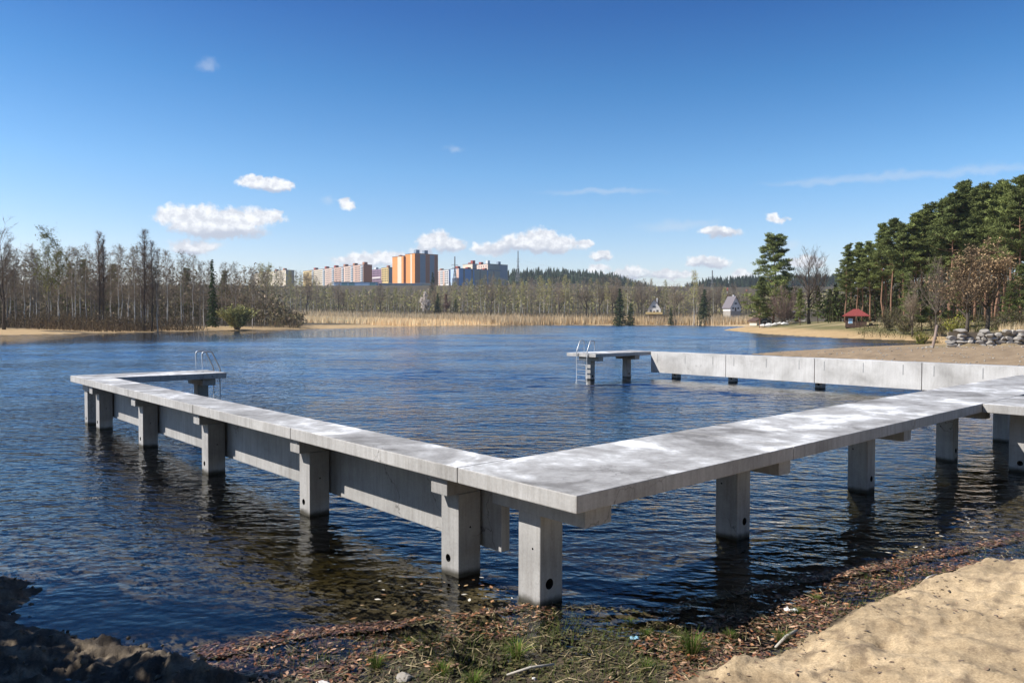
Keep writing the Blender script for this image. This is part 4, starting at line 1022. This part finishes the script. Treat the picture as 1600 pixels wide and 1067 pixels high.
e, h = block(701, 990, 28, 8, 421.5, BZ, 'white', 'sky_blue', 'white and pink apartment block just right of the orange tower')
windows(e, 'L', [(a, h - 2.6 - 2.95 * k) for k in range(6) for a in np.arange(3, 27, 3.6)], 2.3, 1.6); lift_room(e, 2, 20, h, 'brown', (4, 4, 2.2))
stripe(e, 'L', 9.5, 13, 1, h - 1, 'rose'); stripe(e, 'L', 20, 23, 1, h - 1, 'rose')
# blue block with pale gable
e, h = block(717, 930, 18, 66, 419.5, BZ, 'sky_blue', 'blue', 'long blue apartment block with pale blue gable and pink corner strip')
stripe(e, 'L', .3, 5.6, .5, h - .4, 'rose'); 
for a0, a1, mt in ((6.5, 9, 'glass'), (19, 21.5, 'glass'), (24, 44, 'green_grey'), (32, 34, 'glass'), (46, 65.6, 'green_grey'), (54, 56, 'glass')): stripe(e, 'R', a0, a1, .5, h - .5, mt, d=.14 if mt != 'glass' else .2)
windows(e, 'L', [(7.5, h - 2.8 - 2.95 * k) for k in range(8)], 1.6, 1.5)
lift_room(e, 1, 4, h, 'red_brick', (4, 5, 2.6)); lift_room(e, 17, 5, h, 'red_brick', (5, 5, 2.2)); lift_room(e, 44, 5, h, 'red_brick', (4, 5, 2.2))
e, h = block(738, 1010, 22, 9, 412.5, BZ, 'cream', 'slate', 'beige apartment block with two red rooftop boxes behind the blue block')
lift_room(e, 1, 1, h, 'red_brick', (4.5, 4.5, 4.4)); windows(e, 'R', [(a, h - 2.8 - 2.95 * k) for k in range(4) for a in (2.5, 6)], 1.6, 1.5); lift_room(e, 4.5, 12, h, 'red_brick', (3, 4, 2.2))
e, h = block(762, 990, 24, 34, 412.5, BZ, 'pink', 'green_grey', 'pale pink apartment block with grey-green shaded side behind the blue block')
stripe(e, 'R', 20, 33.5, .5, h - .5, 'slate'); lift_room(e, 2, 3, h, 'white', (4, 4, 4.4)); lift_room(e, 21, 4, h, 'slate', (4, 4, 4)); lift_room(e, 1, 16, h, 'red_brick', (4, 5, 3))
windows(e, 'L', [(a, h - 2.8 - 2.95 * k) for k in range(4) for a in (4, 9, 14, 19)], 1.7, 1.5)
# low buildings in front of the towers
def low(px0, px1, depth, top_py, mats, label, name='low_building', segs=6):
    x0, x1 = (px0 - 800) / F * depth, (px1 - 800) / F * depth; z1 = pt(px0, top_py, depth).z; z0 = z1 - 9
    e = empty(name, ((x0 + x1) / 2, depth, z0), 0, label, 'building'); hw = (x1 - x0) / 2
    bpart('wall', -hw, hw, 0, 14, 0, 8.6, M[mats[0]], e); bpart('roof', -hw - .3, hw + .3, -.3, 14.3, 8.6, 9, M['roofing'] if mats[-1] == 'roofing' else M[mats[-1]], e)
    for k in range(segs):
        a = -hw + (k + .08) * 2 * hw / segs; b = -hw + (k + .92) * 2 * hw / segs
        bpart('facade_panel', a, b, -.12, .05, .5, 8.3, M[mats[k % (len(mats) - 1)]], e)
low(522, 588, 820, 440.5, ('sky_blue', 'teal', 'teal', 'sky_blue', 'roofing'), 'low flat building with pale blue and teal panels below the pink row')
low(592, 672, 830, 442.5, ('slate', 'green_grey', 'white'), 'low grey flat-roofed building below the orange tower')

# ------------------------------------------------------------------ masts and power line
def mast(px, depth, base_py, top_py, label, w=5.0, arms=((.78, 6), (.88, 4.5)), top_thin=.62, name='lattice_mast'):
    x = (px - 800) / F * depth; z0 = pt(px, base_py, depth).z; h = pt(px, top_py, depth).z - z0
    e = empty(name, (x, depth, z0), .5, label, 'mast'); mb = MB(); k = 9; t_ = .26
    lv = [(h * i / k, (w / 2) * (1 - .88 * min(1, i / (k * top_thin)))) for i in range(k + 1)]
    for sx, sy in ((1,1),(1,-1),(-1,-1),(-1,1)): mb.tube([(sx * r, sy * r, z) for z, r in lv], t_, 4)
    for (za, ra), (zb, rb) in zip(lv[:-1], lv[1:]):
        for (ax, ay), (bx, by) in (((1,1),(1,-1)),((1,-1),(-1,-1)),((-1,-1),(-1,1)),((-1,1),(1,1))):
            mb.tube([(ax*ra, ay*ra, za), (bx*rb, by*rb, zb)], t_ * .6, 3, cap=False); mb.tube([(bx*ra, by*ra, za), (ax*rb, ay*rb, zb)], t_ * .6, 3, cap=False)
    mb.build('tower', M['rust'], e)
    for f_, L in arms:
        m2 = MB(); m2.tube([(-L, 0, h * f_), (0, 0, h * f_ + .5), (L, 0, h * f_)], .16, 4); m2.tube([(-L, 0, h * f_), (0, 0, h * f_ - .9), (L, 0, h * f_)], .12, 4)
        for sx in (-1, 1): m2.tube([(sx * L * .95, 0, h * f_), (sx * L * .95, 0, h * f_ - 1.6)], .10, 4)
        m2.build('cross_arm', M['rust'], e)
    return e, x, depth, z0, h
ma = mast(809, 1250, 440, 392, 'tall lattice mast standing on the wooded hill', 6.5, ((.66, 3.0), (.74, 2.4)))
mb_ = mast(710.5, 860, 448, 401, 'power pylon with cross arms in front of the blue apartment block', 5, ((.72, 4.2), (.62, 3)))
mc = mast(1112, 900, 462, 422.5, 'power pylon with wide arms above the trees near the chalet', 5, ((.72, 7), (.52, 6)))
def wire(p, q, sag, label):
    P = [tuple(p.lerp(q, s) - Vector((0, 0, sag * 4 * s * (1 - s)))) for s in np.linspace(0, 1, 25)]
    mb = MB(); mb.tube(P, .06, 4); o = mb.build('power_line', M['rust']); tag(o, label, 'cable', 'power lines to the pylon'); return o
for k, (dz, lab) in enumerate(((.72, 'upper power line sagging between the lattice mast and the pylon by the chalet'), (.60, 'lower power line sagging between the lattice mast and the pylon by the chalet'))):
    wire(Vector((ma[1], ma[2], ma[3] + ma[4] * dz)), Vector((mc[1] - 6, mc[2], mc[3] + mc[4] * (dz - .02))), 9 + 3 * k, lab)
M['red_w'] = mat_plain('red_paint', (.45, .08, .06), .7)
def striped(px, depth, base_py, top_py, label):
    x = (px - 800) / F * depth; z0 = pt(px, base_py, depth).z; h = pt(px, top_py, depth).z - z0
    e = empty('chimney_stack', (x, depth, z0), 0, label, 'chimney'); n = 6
    for k in range(n):
        m2 = MB(); m2.tube([(0, 0, h * k / n), (0, 0, h * (k + 1) / n - .01)], [.9 - .05 * k, .88 - .05 * k], 10); m2.build('band', M['red_w' if k % 2 else 'white'], e, smooth=True)
striped(1136, 700, 482, 450, 'thin red and white banded chimney left of the grey-gabled chalet')
striped(1166, 760, 480, 453, 'red and white banded chimney right of the grey-gabled chalet')

# ------------------------------------------------------------------ small houses beyond the reeds
M['stone'] = mat_plain('pale_stone', (.35, .32, .28), .9, .45, 2.6); M['stone_w'] = mat_plain('white_stone', (.62, .60, .56), .9, .3, 3)
M['tile_grey'] = mat_plain('grey_roof', (.17, .15, .16), .8, .2, 3); M['wood_dark'] = mat_plain('dark_boards', (.085, .05, .038), .85, .3, 4)
def chalet(px, depth, base_py, top_py, w, d, wallm, roofm, label, rot, skirt=.35, chimney=True):
    x = (px - 800) / F * depth; z0 = pt(px, base_py, depth).z; h = pt(px, top_py, depth).z - z0
    if depth < 300: z0 = gz(x, depth) - .08; h = 3.3
    e = empty('house', (x, depth, z0), rot, label, 'house'); hw, hd = w / 2, d / 2; hs = h * skirt
    mb = MB(); v = [(-hw,-hd,0),(hw,-hd,0),(hw,hd,0),(-hw,hd,0),(-hw,-hd,hs),(hw,-hd,hs),(hw,hd,hs),(-hw,hd,hs),(0,-hd,h-.25),(0,hd,h-.25)]
    mb.add(v, [(0,1,5,4),(1,2,6,5),(2,3,7,6),(3,0,4,7)]); mb.add(v, [(4,5,8)]); mb.add(v, [(6,7,9)])
    mb.build('wall', M[wallm], e)
    m2 = MB(); o_ = .6; sl = (h - hs) / hw
    for s in (-1, 1):
        a = [(0,-hd-o_,h),(s*(hw+o_),-hd-o_,hs-o_*sl),(s*(hw+o_),hd+o_,hs-o_*sl),(0,hd+o_,h)]; b = [(q[0],q[1],q[2]-.22) for q in a]
        m2.add(a + b, [(0,1,2,3),(7,6,5,4),(0,4,5,1),(1,5,6,2),(2,6,7,3)])
    r = m2.build('roof', M[roofm], e)
    if chimney: bpart('chimney', hw*.3, hw*.3+.8, 0, .8, h - sl * hw * .55, h + .9, M['white'], r)
    f_ = bpart('window', -1.1, 1.1, -hd - .06, -hd + .05, h * .42, h * .42 + 1.5, M['white'], e); bpart('pane', -.95, .95, -hd - .09, -hd - .055, h * .42 + .15, h * .42 + 1.35, M['glass'], f_)
    for s in (-1, 1):
        f_ = bpart('window', s*hw*.5 - .8, s*hw*.5 + .8, -hd - .06, -hd + .05, hs * .35, hs * .35 + 1.5, M['white'], e); bpart('pane', s*hw*.5 - .68, s*hw*.5 + .68, -hd - .09, -hd - .055, hs * .35 + .12, hs * .35 + 1.38, M['glass'], f_)
    bpart('door', -.6, .6, -hd - .05, -hd + .05, 0, 2.1, M['wood_dark'], e)
    gl_ = gz(x, depth) - .3 - z0
    if gl_ < -.02: bpart('plinth', -hw + .1, hw - .1, -hd + .1, hd - .1, gl_, -.002, M['stone'], e)
    return e
chalet(1143, 470, 486, 463, 8, 7, 'white', 'tile_grey', 'grey-gabled white chalet with a steep roof at the far shore', R(24), .30)
e = chalet(1022, 475, 491, 468, 8, 8, 'white', 'tile_grey', 'small white gabled cottage in front of the round bare trees', R(-12), .38)
bpart('veranda', -5.2, 5.2, -6.4, -4.05, 0, 1.3, M['yellow'], e)
chalet(1189, 260, 494, 482.5, 6, 5, 'cream', 'wood_dark', 'low hut with a pale wall half hidden by the lone pine', R(10), .55, False)
chalet(1242, 230, 497, 484, 5, 4, 'white', 'tile_grey', 'little white hut behind the trunk of the crooked bare tree', R(-8), .6, False)

# ------------------------------------------------------------------ kiosk with red hip roof
M['red_tile'] = mat_plain('red_shingles', (.22, .045, .04), .8, .25, 3)
M['poster'] = mat_plain('poster_blue', (.22, .42, .62), .6, .5, 5); M['poster_w'] = mat_plain('poster_white', (.75, .76, .78), .6, .1)
KD = 150
kx = (1337 - 800) / F * KD; kz = gz(kx, KD) - .05
e = empty('kiosk', (kx, KD, kz), R(-24), 'red-roofed kiosk of dark brown boards on the grassy shore', 'kiosk')
kw, kd = 1.95, 1.75
bpart('floor', -kw, kw, -kd, kd, 0, .18, M['wood_dark'], e)
for sx in (-1, 1):
    for sy in (-1, 1): bpart('post', sx*(kw-.1)-.08, sx*(kw-.1)+.08, sy*(kd-.1)-.08, sy*(kd-.1)+.08, .18, 2.35, M['wood_dark'], e)
bpart('wall', -kw + .18, -kw*.05, -kd + .02, -kd + .12, .19, 2.2, M['wood_dark'], e)
bpart('half_wall', -kw*.05 + .02, kw - .19, -kd + .03, -kd + .11, .19, 1.25, M['wood_dark'], e)
bpart('wall', -kw + .03, -kw + .12, -kd + .19, kd - .19, .19, 2.2, M['wood_dark'], e)
bpart('half_wall', kw - .12, kw - .03, -kd + .19, kd - .19, .19, 1.25, M['wood_dark'], e)
pn = bpart('notice_board', -kw + .55, -kw + 1.35, -kd - .03, -kd + .015, .75, 1.75, M['poster_w'], e)
bpart('poster', -kw + .62, -kw + 1.28, -kd - .045, -kd - .032, 1.28, 1.68, M['poster'], pn); bpart('poster', -kw + .62, -kw + 1.28, -kd - .045, -kd - .032, .82, 1.18, M['poster'], pn)
mb = MB(); ow, od = kw + .55, kd + .55; zr = 2.3
v = [(-ow,-od,zr),(ow,-od,zr),(ow,od,zr),(-ow,od,zr),(-.5,0,zr+1.35),(.5,0,zr+1.35)] + [(-ow,-od,zr-.12),(ow,-od,zr-.12),(ow,od,zr-.12),(-ow,od,zr-.12)]
mb.add(v, [(0,1,5,4),(2,3,4,5),(0,6,7,1),(1,7,8,2),(2,8,9,3),(3,9,6,0),(9,8,7,6)]); mb.add(v, [(1,2,5)]); mb.add(v, [(3,0,4)])
mb.build('roof', M['red_tile'], e)
# barrel beside the kiosk
bo = empty('barrel', (kx + 2.1, KD - 1.9, kz + .02), 0, 'small dark barrel at the right corner of the red-roofed kiosk', 'barrel')
m2 = MB(); m2.tube([(0,0,0),(0,0,.2),(0,0,.45),(0,0,.7),(0,0,.9)], [.30,.34,.36,.34,.30], 14); m2.build('body', M['wood_dark'], bo, smooth=True)
m2 = MB(); m2.tube([(0,0,.24),(0,0,.28)], .352, 14); m2.build('hoop', M['rust'], bo)

# ------------------------------------------------------------------ stones
def stone_into(mb, rng, c, s, sub=2, flat=1.0):
    bm = bmesh.new(); bmesh.ops.create_icosphere(bm, subdivisions=sub, radius=1)
    V = np.array([v.co[:] for v in bm.verts]); Fc = [[v.index for v in f.verts] for f in bm.faces]; bm.free()
    ax = unit(rng.normal(0, 1, (9, 3))); dd = rng.uniform(.45, .85, 9)
    for a, d_ in zip(ax, dd):
        k = V @ a; V = V - np.maximum(0, k - d_)[:, None] * a
    V = V * (1 + .05 * rng.normal(0, 1, (len(V), 1))) * np.array(s)
    an = rng.uniform(-.25, .25); ca, sa = math.cos(an), math.sin(an)
    V = np.stack([V[:, 0] * ca - V[:, 1] * sa, V[:, 0] * sa + V[:, 1] * ca, V[:, 2]], 1)
    mb.add(V + np.array(c), Fc)
def boulder(name, x, y, s, mat, label, group=None, cat='stone', dz=0.0, seed=1, sub=2):
    mb = MB(); stone_into(mb, np.random.default_rng(seed), (0, 0, 0), s, sub); o = mb.build(name, M[mat])
    o.location = (x, y, gz(x, y) + s[2] * .45 + dz); return tag(o, label, cat, group)
# dry-stone wall
SWD = 70.0
rng = np.random.default_rng(5)
wx0, wx1 = (1482 - 800) / F * SWD, (1700 - 800) / F * SWD
zb_ = gz(wx0 + 3, SWD) - .1
sw = empty('stone_wall', (wx0, SWD, zb_), R(-3), 'rough pale dry-stone retaining wall below the twin oaks', 'wall')
mb = MB(); Lw = wx1 - wx0; hz = 1.75
for r_ in range(5):
    x = -.1
    while x < Lw:
        l = rng.uniform(.42, 1.1); hh = .37
        if not (r_ >= 3 + (x > Lw * .5) and rng.random() < .35):
            stone_into(mb, rng, (x + l / 2, -.08 * (4 - r_) * -.9 + rng.normal(0, .05) + .10 * r_, .17 + r_ * .335 - .012 * x + rng.normal(0, .02)), (l * .66, .36, hh * .70))
        x += l
mb.build('stones', M['stone'], sw)
bank = MB(); bank.box(.2, Lw + .3, .42, .62, -.3, hz - .35)
M['earth'] = mat_plain('packed_earth', (.24, .19, .13), .95, .35, 1.5); bank.build('earth_backing', M['earth'], sw)
# leaning beam with its prop
lx, ly = (1457 - 800) / F * 66, 66.0
lb = empty('leaning_beam', (lx, ly, gz(lx, ly)), 0, 'weathered wooden beam leaning up against the left end of the stone wall', 'beam')
m2 = MB(); m2.tube([(0, 0, -.05), (.9, 1.2, .95), (1.75, 2.4, 1.95)], [.12, .12, .11], 9); m2.build('beam', mat_plain('grey_wood', (.26, .19, .15), .9, .3, 4), lb, smooth=True)
m2 = MB(); m2.tube([(1.28, 2.3, -.1), (1.48, 2.25, .9), (1.62, 2.2, 1.72)], .06, 8); m2.build('prop', M['wood_dark'], lb, smooth=True)
# white riprap on the spit and single stones
for k, (px, py, sx, dp) in enumerate(((1192, 502, 1.1, 206), (1201, 501, 1.5, 207), (1210, 503, 1.0, 206), (1218, 502, 1.4, 207), (1226, 503, 1.1, 203))):
    boulder('boulder', (px - 800) / F * dp, dp, (sx, .9, .7), 'stone_w', ['leftmost pale boulder below the lone pine', 'largest pale boulder under the lone pine', 'small pale boulder in the middle of the row under the lone pine', 'wide pale boulder by the purplish bush', 'rightmost pale boulder partly behind the purplish bush'][k], 'pale boulders on the spit', dz=.1, seed=20 + k)
rng = np.random.default_rng(8)
mb = MB()
for k in range(420):                              # cobbles strewn over the gravel bank
    px, D = rng.uniform(1150, 1640), 44 + 26 * rng.uniform(0, 1); x = (px - 800) / F * D
    z, d, _, _ = ground_z(np.array([x]), np.array([D]))
    if d[0] > .2: s = rng.uniform(.03, .11) * (1 + (rng.random() < .06)); stone_into(mb, rng, (x, D, z[0] + s * .3), (s, s * .8, s * .6), 1)
tag(mb.build('gravel', M['stone']), 'loose cobbles scattered over the gravel bank behind the far pier', 'gravel', None, 'stuff')

# ------------------------------------------------------------------ foreground: leaf litter, grass, soil clods, small finds
def inpoly(poly, n, rng):
    P = np.array(poly); lo, hi = P.min(0), P.max(0); out = []
    while sum(len(o) for o in out) < n:
        q = rng.uniform(lo, hi, (n * 3, 2)); out.append(q[sdist(poly, q[:, 0], q[:, 1]) > 0])
    return np.concatenate(out)[:n]
LIT = Z((300,1012),(360,1000),(430,985),(520,978),(600,970),(700,958),(800,948),(880,935),(960,945),(1040,950),(1110,925),(1200,906),(1300,890),(1400,872),(1500,852),(1620,832),(1640,880),(1600,890),(1510,897),(1440,918),(1350,948),(1280,995),(1200,1035),(1060,1085),(900,1125),(420,1125),(400,1070),(330,1045))
rng = np.random.default_rng(17)
def litter(n, poly, cols, size, name, label, thr=.0, lift=.012, sc=1.3, kind='stuff', cat='leaves', seed=3, shape='leaf', floatz=False):
    q = inpoly(poly, n, rng); g = fbm(q[:, 0] * sc, q[:, 1] * sc, 3, seed); q = q[g > thr]
    zz, d, e, m = ground_z(q[:, 0], q[:, 1]); k = len(q)
    zz = np.maximum(zz, -.06) if not floatz else np.where(d < 0, .004, zz)
    P = np.stack([q[:, 0], q[:, 1], zz + rng.uniform(.003, lift, k)], 1)
    a = rng.uniform(0, 6.28, k); tl = rng.normal(0, .16, (k, 2)) if not floatz else rng.normal(0, .05, (k, 2))
    u = unit(np.stack([np.cos(a), np.sin(a), tl[:, 0]], 1)); v = unit(np.stack([-np.sin(a), np.cos(a), tl[:, 1]], 1))
    s = size * rng.uniform(.5, 1.5, (k, 1)); col = np.array(cols)[rng.integers(0, len(cols), k)] * rng.uniform(.6, 1.35, (k, 1))
    mb = MB()
    if shape == 'leaf':
        up = np.array([0, 0, 1.0]) * s * rng.uniform(.0, .22, (k, 1))
        V = np.stack([P - u * s, P - u * s * .2 - v * s * .45 + up * .5, P + u * s + up, P - u * s * .2 + v * s * .45 + up * .7, P + u * s * .35 - v * s * .28 + up * .8, P + u * s * .35 + v * s * .28 + up], 1)
        Fi = np.arange(k)[:, None] * 6 + np.array([0, 1, 4, 2, 5, 3])[None]
        mb.add(V.reshape(-1, 3), Fi, 0, np.repeat(col, 6, 0))
    else:
        mb.tris(P - u * s, P + u * s + np.array([0, 0, .01]), v * s * .07, 0, col)
    o = mb.build(name, M['wet_leaf'], colors=True); return tag(o, label, cat, None, kind)
RUST = [(.26, .105, .045), (.17, .07, .035), (.36, .19, .095), (.10, .05, .035), (.22, .13, .08), (.07, .04, .032), (.48, .30, .19), (.12, .075, .05)]
PURP = [(.12, .065, .050), (.17, .080, .055), (.085, .050, .042), (.26, .14, .09), (.06, .038, .032), (.14, .10, .06)]
MOSS = [(.075, .075, .028), (.11, .10, .04), (.05, .05, .022), (.16, .13, .06)]
litter(15000, LIT, RUST, .024, 'leaves', 'rust brown oak leaves washed up along the near water edge', .42, .03, seed=3)
litter(15000, LIT, MOSS, .022, 'leaves', 'dark mossy rotting leaf litter on the wet margin', .0, .010, seed=5)
litter(4200, Z((300,1010),(420,985),(560,972),(640,965),(600,1010),(520,1050),(420,1067),(330,1045)) , PURP, .023, 'leaves', 'purplish soaked leaves at the edge left of the corner leg', .25, .02, seed=8)
litter(5500, Z((1130,925),(1300,880),(1500,842),(1660,822),(1660,880),(1510,895),(1440,915),(1350,945),(1290,975)), PURP, .022, 'leaves', 'dark purplish leaf wrack along the foot of the sand bank', .2, .02, seed=9)
litter(3000, LIT, [(.42, .34, .20), (.28, .22, .12), (.16, .12, .07)], .06, 'debris', 'thin straw stalks and twigs mixed into the leaf litter', .35, .03, seed=12, shape='stalk', cat='debris')
litter(900, BANK[:11] + [(6, 6), (9, 9)], [(.12, .09, .06), (.2, .14, .09), (.3, .2, .12)], .022, 'debris', 'small dark crumbs and bark bits lying on the sand bank', .5, .008, seed=13, cat='debris')
litter(150, Z((520,985),(600,900),(760,880),(830,930),(900,900),(1000,900),(1100,890),(1350,830),(1560,800),(1560,850),(1300,900),(1100,935),(860,940),(700,965)), [(.50, .25, .10), (.55, .38, .2), (.3, .15, .07), (.7, .65, .55)], .03, 'floating_leaves', 'few tan leaves floating on the shallow water by the corner legs', .35, .004, seed=14, floatz=True, sc=.9)
# grass tufts
def tuft_mesh(seed, n, h, sp):
    r = np.random.default_rng(seed); mb = MB(); a = r.uniform(0, 6.28, n); b = r.uniform(0, .05, n)[:, None]
    d = np.stack([np.cos(a), np.sin(a), 0 * a], 1); P0 = d * b; hh = h * r.uniform(.5, 1.1, (n, 1)); le = sp * r.uniform(.2, 1.2, (n, 1))
    P1 = P0 + d * le * .35 + np.array([0, 0, .6]) * hh; P2 = P0 + d * le + np.array([0, 0, .85]) * hh
    wv = np.stack([-np.sin(a), np.cos(a), 0 * a], 1) * .0032
    c = np.array((.105, .165, .035)) * r.uniform(.6, 1.5, (n, 1)); c[r.random(n) < .2] = (.34, .28, .13)
    V = np.stack([P0 - wv, P0 + wv, P1 + wv * .8, P1 - wv * .8, P2], 1).reshape(-1, 3); k = np.arange(n)[:, None] * 5
    mb.add(V, np.hstack([k, k + 1, k + 2, k + 3]), 0, np.repeat(c, 5, 0)); mb.add(V, np.hstack([k + 3, k + 2, k + 4]), 0, np.repeat(c, 5, 0))
    return mb.mesh('tuft', [M['leaf']], colors=True)
TUFT = [tuft_mesh(i, 90 + 20 * i, .17 + .03 * i, .13 + .02 * i) for i in range(4)]
TL = [(1082, 1012, 3, 1.25, 'largest bright green grass tuft in the leaf litter right of centre'), (808, 1020, 2, 1.1, 'dark green grass tuft straight below the corner leg'), (588, 1035, 1, 1.0, 'sparse green tuft among purplish leaves left of the grey stone'), (690, 1046, 0, 1.0, 'thin green tuft just right of the grey stone'), (985, 965, 0, .7, 'tiny dark tuft near the water right of the corner leg'), (1140, 990, 1, .7, 'small tuft between the rust leaves, right of the largest tuft'), (1220, 995, 2, .8, 'green tuft at the foot of the sand bank'), (1245, 950, 0, .75, 'small tuft just below the white plastic scrap'), (1275, 930, 1, .6, 'little tuft on the right among the rust leaves under the water line'), (1010, 985, 1, .6, 'mossy low tuft beside the blue wrapper'), (640, 1000, 0, .7, 'faint tuft among leaves left of the corner leg'), (740, 1062, 1, .9, 'tuft at the bottom edge of the picture below the corner leg'), (1010, 1040, 0, .8, 'pale straw tuft left of the sand bank tip')]
for px, py, i, s, lab in TL:
    x, y = on_z(px, py, .03); o = link('grass_tuft', TUFT[i]); o.location = (x, y, gz(x, y) - .01); o.scale = (s * .85, s * .85, s * .7); o.rotation_euler = (0, 0, rnd.uniform(0, 6)); tag(o, lab, 'grass tuft', 'grass tufts in the leaf litter')
q = inpoly(LIT, 9000, rng); g = fbm(q[:, 0] * 1.1, q[:, 1] * 1.1, 3, 66); q = q[(g > .50)]; zz, d, e_, m_ = ground_z(q[:, 0], q[:, 1]); q = q[d > .1]; zz = zz[d > .1]; k = len(q)
mb = MB(); a = rng.uniform(0, 6.28, k); hh = rng.uniform(.03, .10, k); P0 = np.stack([q[:, 0], q[:, 1], zz], 1)
mb.tris(P0, P0 + np.stack([np.cos(a) * .05, np.sin(a) * .05, hh], 1), np.stack([-np.sin(a), np.cos(a), 0 * a], 1) * .003, 0, np.array((.10, .13, .04)) * rng.uniform(.5, 1.5, (k, 1)))
tag(mb.build('grass', M['leaf'], colors=True), 'short sparse grass blades poking through the near leaf litter', 'grass', None, 'stuff')
# soil clods on the dark mound
q = inpoly(MOUND, 6000, rng); q = q[np.hypot(q[:, 0], q[:, 1]) < 13]; zz, d, e_, m_ = ground_z(q[:, 0], q[:, 1]); mb = MB(); M['soil'] = mat_plain('clod_soil', (.14, .115, .083), .95, .5, 14)
for (x, y), z in zip(q, zz):
    s = rng.gamma(1.3, .010) + .007; stone_into(mb, rng, (x, y, z + s * .3), (s, s * rng.uniform(.7, 1.1), s * .75), 1)
tag(mb.build('soil', M['soil']), 'crumbly dark soil clods over the mound at the left water edge', 'soil', None, 'stuff')
# single finds
def find(px, py, s, mat, name, label, cat, seed): x, y = on_z(px, py, .05); return boulder(name, x, y, s, mat, label, None, cat, seed=seed, sub=3)
find(633, 1053, (.085, .055, .05), 'stone', 'stone', 'rounded grey stone lying in the leaf litter near the bottom edge', 'stone', 61)
find(505, 1066, (.07, .05, .03), 'stone_w', 'stone', 'flat pale stone at the bottom edge left of the rounded grey stone', 'stone', 62)
find(835, 1053, (.02, .02, .014), 'stone_w', 'pebble', 'tiny white pebble below the pale stick', 'pebble', 63)
M['plastic'] = mat_plain('white_plastic', (.78, .78, .76), .4, .1, 20); M['wrap'] = mat_plain('blue_foil', (.25, .48, .70), .35, .7, 30)
def scrap(px, py, w_, mat, label, seed, name):
    x, y = on_z(px, py, .05); r = np.random.default_rng(seed); mb = MB(); n = 7
    gx, gy = np.meshgrid(np.linspace(-1, 1, n), np.linspace(-.6, .6, n)); V = np.stack([gx * w_ + r.normal(0, w_ * .1, gx.shape), gy * w_ + r.normal(0, w_ * .1, gx.shape), np.abs(r.normal(0, w_ * .22, gx.shape)) + .01], -1).reshape(-1, 3)
    i = np.arange(n - 1)[:, None] * n; j = np.arange(n - 1)[None]; mb.add(V, np.stack([i + j, i + j + 1, i + j + n + 1, i + j + n], -1).reshape(-1, 4))
    o = mb.build(name, M[mat], smooth=True); o.location = (x, y, gz(x, y) + .005); sd = o.modifiers.new('t', 'SOLIDIFY'); sd.thickness = .003; tag(o, label, 'litter')
scrap(1236, 945, .065, 'plastic', 'crumpled white plastic scrap on the rust leaves', 3, 'plastic_scrap')
scrap(992, 990, .04, 'wrap', 'crumpled blue and white wrapper in the wet litter', 4, 'wrapper')
def stick(px0, py0, px1, py1, r_, label):
    a, b = on_z(px0, py0, .05), on_z(px1, py1, .05); za, zb2 = gz(*a) + .03, gz(*b) + .045; mid = ((a[0] + b[0]) / 2, (a[1] + b[1]) / 2 + .012, (za + zb2) / 2 + .012)
    mb = MB(); mb.tube([(a[0], a[1], za), mid, (b[0], b[1], zb2)], [r_ * .7, r_, r_ * .85], 8); tag(mb.build('stick', mat_plain('pale_wood', (.46, .42, .36), .9, .3, 20), smooth=True), label, 'stick')
stick(792, 1050, 866, 1037, .012, 'pale peeled stick lying on the wet litter below the corner leg')
stick(1212, 1003, 1245, 984, .016, 'short grey stick at the tip of the sand bank')
stick(1440, 922, 1462, 912, .012, 'dark twig along the crest of the sand bank')
# bird far off in the sky
bl = pt(1187, 235, 120); mb = MB()
mb.add([(0,.22,0),(.05,0,.03),(-.05,0,.03),(0,-.25,0),(0,0,-.05),(.5,.05,.16),(.9,-.06,.10),(.45,-.12,.12),(-.5,.05,.16),(-.9,-.06,.10),(-.45,-.12,.12)], [(0,1,2),(1,3,2),(0,4,1),(0,2,4),(1,4,3),(2,3,4),(1,5,7),(5,6,7),(2,10,8),(8,10,9)])
bd = mb.build('bird', M['wood_dark']); bd.location = bl; bd.scale = (.7,) * 3; tag(bd, 'small dark bird gliding high over the lake', 'bird')

# ------------------------------------------------------------------ spring haze over the lake and hills
mb = MB(); mb.box(-12600, 12600, -12600, 12600, -120, 185)
m, t, out = newmat('haze')
pv = t.n('ShaderNodeVolumePrincipled', i_Color=(.86, .92, 1.0, 1), i_Density=.0001, i_Anisotropy=.2)
t.t.links.new(pv.outputs[0], out.inputs['Volume'])
hz_ = mb.build('haze', m); hz_['kind'] = 'stuff'; hz_['label'] = 'thin pale spring haze over the lake and hills'
